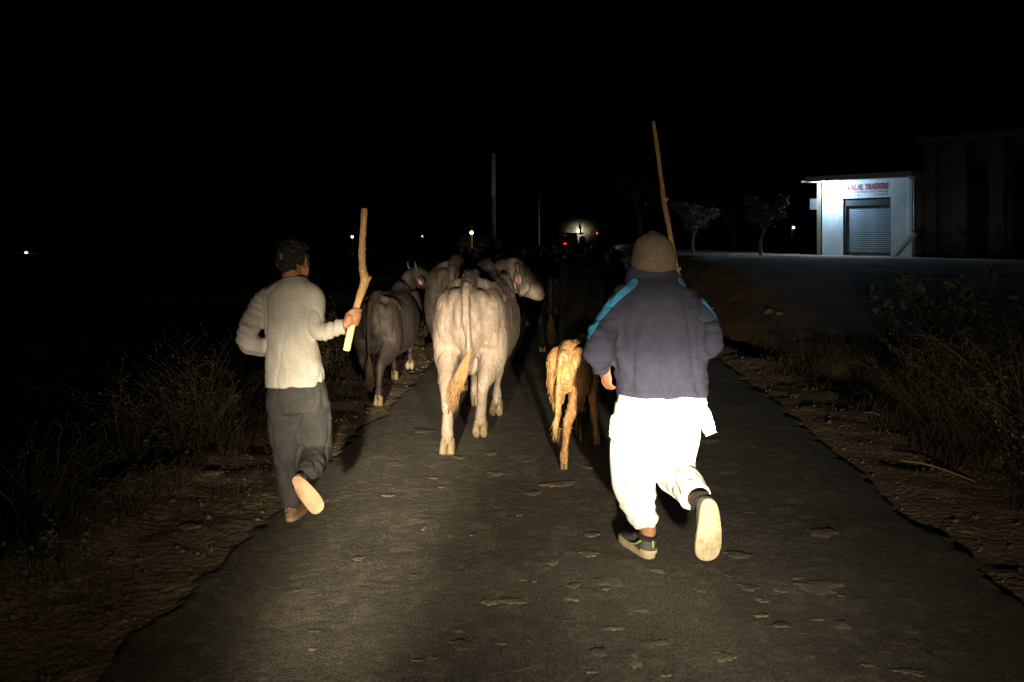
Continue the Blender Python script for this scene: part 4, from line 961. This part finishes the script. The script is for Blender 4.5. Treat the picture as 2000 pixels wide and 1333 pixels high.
# ground cover of short dry grass, litter and gravel on both verges (uncountable)
def cover(name, n, smin, smax, ymin, ymax, hmin, hmax, mats, label, cat, seed):
    r = np.random.default_rng(seed); Y = ymin*(ymax/ymin)**r.uniform(0, 1, n); sx = r.uniform(smin, smax, n); X = sx+SL*Y
    cl = fbm(np.stack([X*1.6, Y*1.6, 0*X], -1), 2, seed); keep = cl > r.uniform(-.55, .75, n); X, Y = X[keep], Y[keep]; n = len(X)
    Z = ground_z(X, Y); h = r.uniform(hmin, hmax, n)*(.5+.5*r.random(n)); a = r.uniform(0, 6.28, n); b = r.uniform(.2, 1.2, n)
    base = np.stack([X, Y, Z-.01], -1); d = np.stack([np.cos(a)*b, np.sin(a)*b, np.ones(n)], -1); d /= np.linalg.norm(d, axis=1)[:, None]
    w_ = (.0022+.0006*Y)[:, None]*.7; sd = np.stack([-np.sin(a+1), np.cos(a+1), 0*a], -1)*w_
    m_ = base+d*h[:, None]*.6; e = base+d*h[:, None]+np.stack([np.cos(a)*b*.3, np.sin(a)*b*.3, -.25+0*a], -1)*h[:, None]
    V = np.stack([base-sd, base+sd, m_+sd*.7, m_-sd*.7, e], 1).reshape(-1, 3); Fc = []
    for i in range(n): o = i*5; Fc.append((o, o+1, o+2, o+3)); Fc.append((o+3, o+2, o+4))
    o = make(name, V, Fc, mats); return tag(o, label, cat, kind='stuff')
cover('dry_grass', 42000, -4.6, -2.45, 2.6, 22, .04, .30, M_weed, 'short dry grass along the left verge', 'grass', 51)
cover('dry_grass', 46000, 2.6, 5.4, 3.2, 13, .04, .30, M_weed, 'short dry grass along the right verge', 'grass', 52)
cover('dry_grass', 9000, -2.75, -1.95, 2.6, 14, .015, .09, M_weed, 'low trampled grass right beside the left road edge', 'grass', 55)
cover('verge_litter', 7000, -2.7, -1.85, 2.6, 20, .01, .045, M_straw, 'straw litter beside the left road edge', 'litter', 53)
cover('verge_litter', 7000, 2.05, 2.9, 3.2, 20, .01, .045, M_straw, 'straw litter beside the right road edge', 'litter', 54)
def gravel(n, smin, smax, seed, label):
    r = np.random.default_rng(seed); sh = Sh()
    for i in range(n):
        Y = 2.8*(16/2.8)**r.random(); X = r.uniform(smin, smax)+SL*Y; q = r.uniform(.004, .016)*(1+.05*Y); v = r.normal(0, 1, (6, 3))
        V = np.array([(1, 0, 0), (-1, 0, 0), (0, 1, 0), (0, -1, 0), (0, 0, .7), (0, 0, -.7)])*(1+.3*r.normal(0, 1, (6, 1)))*q
        sh.add(V+np.array((X, Y, gz(X, Y)+q*.3)), [(0, 2, 4), (2, 1, 4), (1, 3, 4), (3, 0, 4), (2, 0, 5), (1, 2, 5), (3, 1, 5), (0, 3, 5)])
    return tag(make('gravel', sh.V, sh.F, M_stone, smooth=False), label, 'gravel', kind='stuff')
M_stone = pm('stone', (.21, .165, .115), (.14, .11, .078), 5, .9, .6, 40)
gravel(380, -3.0, -1.8, 61, 'loose gravel on the left verge'); gravel(320, 2.0, 3.0, 62, 'loose gravel on the right verge')
def rock(px, py, wpx, z, label, seed, flat=.6, group=None):
    p = G(px, py, z); r = wpx*p[1]/F/2; bm = bmesh.new(); bmesh.ops.create_icosphere(bm, subdivisions=3, radius=1)
    V = np.array([v.co[:] for v in bm.verts]); Fc = [tuple(v.index for v in f.verts) for f in bm.faces]; bm.free()
    V = V*(1+.28*fbm(V*1.5+seed, 3, seed))[:, None]*np.array((1, .8, flat))*r
    o = make('rock', V, Fc, M_stone); o.location = (p[0], p[1], gz(p[0], p[1])+r*flat*.35); tag(o, label, 'rock', group)
rock(1502, 575, 20, .55, 'small rock in the yard, left of two close together', 3); rock(1524, 578, 16, .55, 'small rock in the yard, right of two close together', 4)
rock(1388, 563, 26, .5, 'flat pale rock in the yard near the shoulder of the man in navy', 5, .4)
rock(270, 1105, 14, .0, 'pale stone alone on the dark left verge', 6)
rock(371, 1040, 40, .0, 'broad flat earthy stone on the left verge', 7, .22)
rock(415, 945, 44, .0, 'flat reddish clod on the left verge behind the man in grey', 8, .2)

# trees beyond the yard
def tree(x, y, h, seed, label, crown, nleaf, leafsize, trunk_r, fork=2, leafm=None, crown_r=1.0):
    r = random.Random(seed); z0 = gz(x, y); t = thing('tree', label, 'tree', (x, y, z0), 0); st = Sh(); lf = Sh(); tips = []
    tr = [np.array((0, 0, -.2)), np.array((r.gauss(0, .04), r.gauss(0, .04), h*.22)), np.array((r.gauss(0, .08), r.gauss(0, .08), h*.40))]
    st.tube(tr, [trunk_r*1.25, trunk_r, trunk_r*.85], n=9, seg=3)
    for f in range(fork):
        a = f*2*math.pi/fork+r.uniform(-.4, .4); p = tr[-1] if f else tr[1]*.3+tr[2]*.7; d = np.array((math.cos(a)*.5, math.sin(a)*.5, 1)); P = [p]
        for j in range(5):
            p = p+unit(d)*h*.6/5*r.uniform(.8, 1.1); P.append(p); d = d+np.array((r.gauss(0, .18), r.gauss(0, .18), 0))
            if j > 0:
                for q in range(3):
                    b = unit((r.gauss(0, 1), r.gauss(0, 1), r.uniform(-.1, .9)))*crown_r*r.uniform(.3, .75); st.tube([p, p+b*.5+[0, 0, .05], p+b], [trunk_r*.25, trunk_r*.16, trunk_r*.06], n=5, seg=2, cap=0); tips += [p+b, p+b*.7]
        st.tube(P, [trunk_r*.7*(1-.8*j/5) for j in range(6)], n=7, seg=2, cap=0); tips.append(p)
    tr_o = make('trunk', st.V, st.F, M_bark, t, local=True)
    r.shuffle(tips); tips = tips[:max(3, int(len(tips)*.55))]
    for i in range(nleaf):
        c = tips[r.randrange(len(tips))]; c = np.array(c)+np.array((r.gauss(0, 1), r.gauss(0, 1), r.gauss(0, .7)))*crown_r*.13
        leafquad(lf, c, r, leafsize)
    if nleaf: make('crown', lf.V, lf.F, leafm or M_leaf, t, local=True)
def at(px, Y): return (px-1000)/F*Y
tree(at(1487, 33), 33, 2.35, 11, 'small leafy tree nearest the white shop', 1, 4200, .07, .06, 2, M_leafp, .62)
tree(at(1355, 36), 36, 1.95, 12, 'low spreading tree beside the top of the long stick', 1, 4200, .07, .07, 3, M_leafp, .95)
tree(at(1434, 44), 44, 2.4, 13, 'thin bare sapling between the two small leafy trees', 1, 90, .06, .04, 3, M_leaf, .8)
tree(at(1250, 60), 60, 5.5, 14, 'tall dim tree behind the beanie of the man in navy', 1, 1500, .11, .12, 3, M_leaf, 1.7)

# ------------------------------------------------------------------ poles, far lamps, far vehicle
M_conc = pm('pole_concrete', (.40, .385, .35), (.31, .30, .27), 4, .9, .4, 40)
def upole(px, Y, top_py, r0, label, mat):
    x = at(px, Y); zt = HC-(top_py-HZ)/F*Y; z0 = gz(x, Y)
    t = thing('utility_pole', label, 'pole', (x, Y, z0)); s = Sh(); s.tube([(0, 0, -.5), (0, 0, zt-z0)], [r0*1.15, r0*.8], n=10, seg=3, cap=0, side=(1, 0, 0)); make('shaft', s.V, s.F, mat, t, local=True)
upole(963.5, 42, 300, .13, 'pale concrete utility pole rising over the herd', M_conc)
upole(1052, 75, 370, .10, 'thin distant utility pole right of the pale one', M_wood)
def farlamp(px, py, Y, r, col, st, label, name='street_lamp', watt=0):
    p = W(px, py, Y); z0 = gz(p[0], p[1]); t = thing(name, label, 'lamp', (p[0], p[1], z0)); hh = p[2]-z0
    s = Sh().ell((0, 0, hh), (r, r, r), nu=10, nv=7); make('bulb', s.V, s.F, emis('bulb', col, st), t, local=True)
    s = Sh(); s.tube([(0, .5, -.3), (0, .5, hh+.25), (0, .3, hh+r+.12), (0, 0, hh+r)], [.06, .05, .03, .03], n=6, seg=2, cap=0); make('post', s.V, s.F, M_metal, t, local=True)
    if watt:
        l = bpy.data.lights.new('bulb_light', 'POINT'); l.energy = watt; l.color = col; l.shadow_soft_size = r; lo = bpy.data.objects.new('bulb_light', l); COL.objects.link(lo); lo.location = (p[0], p[1]-r-.12, p[2])
farlamp(688, 463, 120, .17, (.75, .87, 1), 9, 'bright white far lamp left of the crooked stick')
farlamp(825, 462, 160, .12, (.8, .88, 1), 3, 'faint far lamp between the two leading buffaloes')
farlamp(51, 494, 120, .16, (.8, .9, 1), 7, 'far white lamp low at the left edge of the picture')
farlamp(1550, 445, 90, .13, (1, .72, .35), 8, 'small warm far lamp left of the white shop')
farlamp(1166, 456, 110, .10, (1, .05, .02), 4, 'tiny red far lamp right of the glowing headlights')
# lit hut with the warm bulb
M_hut = pm('hut_plaster', (.30, .24, .17), (.22, .17, .12), 2, .95, .5, 20)
M_thatch = pm('thatch', (.17, .12, .07), (.11, .08, .045), 6, .95, .9, 30)
hx, hY = at(935, 48), 48.; hut = thing('hut', 'small far hut with a warm bulb, left of the pale pole', 'building', (hx, hY, gz(hx, hY)))
s = Sh(); s.box((0, 1.2, .85), (2.2, 1.8, 2.1)); hw_ = make('wall', s.V, s.F, M_hut, hut, local=True, smooth=False)
s = Sh(); V = [(-1.4, .0, 1.85), (1.4, .0, 1.85), (1.4, 2.4, 1.85), (-1.4, 2.4, 1.85), (-1.1, 1.2, 2.45), (1.1, 1.2, 2.45)]; make('roof', V, [(0, 1, 5, 4), (1, 2, 5), (2, 3, 4, 5), (3, 0, 4), (3, 2, 1, 0)], M_thatch, hut, local=True, smooth=False)
for dx in (-.95, .95):
    s = Sh(); s.tube([(dx, .06, -.3), (dx, .06, 1.84)], [.05, .04], n=8, seg=1, cap=0); make('porch_post', s.V, s.F, M_wood, hut, local=True)
s = Sh(); s.box((.35, .285, .62), (.7, .03, 1.6)); make('door', s.V, s.F, M_wood, hut, local=True, smooth=False)
farlamp(921, 455, 46, .085, (1, .66, .30), 26, 'warm glowing bulb on a post in front of the far hut', 'yard_lamp', 9)
# tractor and trailer in front of oncoming headlights
M_trac = pm('tractor_paint', (.05, .03, .025), (.035, .025, .02), 4, .6); M_tyre = pm('tyre', (.02, .02, .02), (.014, .014, .014), 8, .9)
TY = 62.; tx = at(1122, TY); tra = thing('tractor', 'dark tractor silhouetted against oncoming headlights down the road', 'tractor', (tx, TY, .03)); tra.scale = (1, 1, 1.13)
def part(name, mat, parent, *boxes):
    s = Sh(); 
    for c, d in boxes: s.box(c, d)
    return make(name, s.V, s.F, mat, parent, local=True, smooth=False)
part('hood', M_trac, tra, ((-.12, .9, 1.35), (.62, 1.5, .62))); part('seat', M_trac, tra, ((-.1, -.35, 1.25), (.5, .45, .12)))
part('rear_body', M_trac, tra, ((-.1, -.1, .95), (.7, 1.0, .5))); part('mudguard', M_trac, tra, ((-.62, -.2, 1.62), (.36, .9, .12))); part('mudguard', M_trac, tra, ((.42, -.2, 1.62), (.36, .9, .12)))
s = Sh(); s.tube([(.46, .6, 1.6), (.46, .6, 2.12)], [.085, .085], n=10, seg=1); s.tube([(.46, .6, 2.1), (.46, .52, 2.22)], [.07, .05], n=10, seg=1); make('exhaust_pipe', s.V, s.F, M_trac, tra, local=True)
s = Sh(); s.tube([(-.1+.2*math.cos(a), .02+.05*math.sin(a), 1.85+.12*math.sin(a)) for a in np.linspace(0, 6.283, 13)], [.018]*13, n=6, seg=1, cap=0, side=(0, 1, 0)); make('steering_wheel', s.V, s.F, M_tyre, tra, local=True)
for sx, yy, rr_ in ((-.72, -.2, .72), (.55, -.2, .72), (-.55, 1.5, .42), (.38, 1.5, .42)):
    s = Sh(); s.tube([(sx-.14, yy, rr_), (sx+.14, yy, rr_)], [(rr_, rr_)]*2, side=(0, 1, 0), n=20, seg=1, cap=.15); wh = make('wheel', s.V, s.F, M_tyre, tra, local=True)
trl = thing('trailer', 'dark low trailer with a red tail lamp behind the tractor', 'trailer', (at(1100, 50), 50., .03))
part('bed', M_trac, trl, ((0, 1.3, .95), (1.6, 2.6, .10))); part('tailboard', M_trac, trl, ((0, -.03, 1.22), (1.6, .05, .40))); part('side_board', M_trac, trl, ((-.8, 1.3, 1.22), (.05, 2.5, .40))); part('side_board', M_trac, trl, ((.8, 1.3, 1.22), (.05, 2.5, .40)))
for sx in (-.85, .85):
    s = Sh(); s.tube([(sx-.1, 1.4, .45), (sx+.1, 1.4, .45)], [(.45, .45)]*2, side=(0, 1, 0), n=18, seg=1, cap=.15); make('wheel', s.V, s.F, M_tyre, trl, local=True)
s = Sh().ell((.10, -.09, 1.17), (.10, .03, .05), nu=10, nv=7); make('tail_lamp', s.V, s.F, emis('tail_red', (1, .03, .01), 3.5), trl, local=True)
# strong far lamp glowing in the dust behind the tractor
farlamp(1131, 452, 74, .16, (1, .88, .62), 45, 'strong far lamp glowing in dust behind the dark tractor', 'flood_lamp', 120)
dm = bpy.data.materials.new('dust'); dm.use_nodes = True; t = dm.node_tree; t.nodes.remove(t.nodes['Principled BSDF'])
pv = t.nodes.new('ShaderNodeVolumePrincipled'); pv.inputs['Color'].default_value = (.85, .80, .70, 1); 
tc = t.nodes.new('ShaderNodeTexCoord'); mp = t.nodes.new('ShaderNodeMapping'); mp.inputs['Scale'].default_value = (1/4.2, 1/2.2, 1/2.6); t.links.new(tc.outputs['Object'], mp.inputs[0])
ln = t.nodes.new('ShaderNodeVectorMath'); ln.operation = 'LENGTH'; t.links.new(mp.outputs[0], ln.inputs[0])
mr = t.nodes.new('ShaderNodeMapRange'); mr.interpolation_type = 'SMOOTHERSTEP'; mr.inputs[1].default_value = 1.0; mr.inputs[2].default_value = 0.0; mr.inputs[3].default_value = 0; mr.inputs[4].default_value = .78
t.links.new(ln.outputs['Value'], mr.inputs[0]); pw = t.nodes.new('ShaderNodeMath'); pw.operation = 'POWER'; pw.inputs[1].default_value = 6.5; t.links.new(mr.outputs[0], pw.inputs[0]); t.links.new(pw.outputs[0], pv.inputs['Density'])
t.links.new(pv.outputs[0], t.nodes['Material Output'].inputs['Volume'])
c = W(1131, 452, 74); s = Sh().ell((0, 0, 0), (4.2, 2.2, 2.6), nu=20, nv=12); o = make('dust_cloud', s.V, s.F, dm); o.location = c
tag(o, 'dust hanging in the glow of the far lamp', 'dust', kind='stuff')
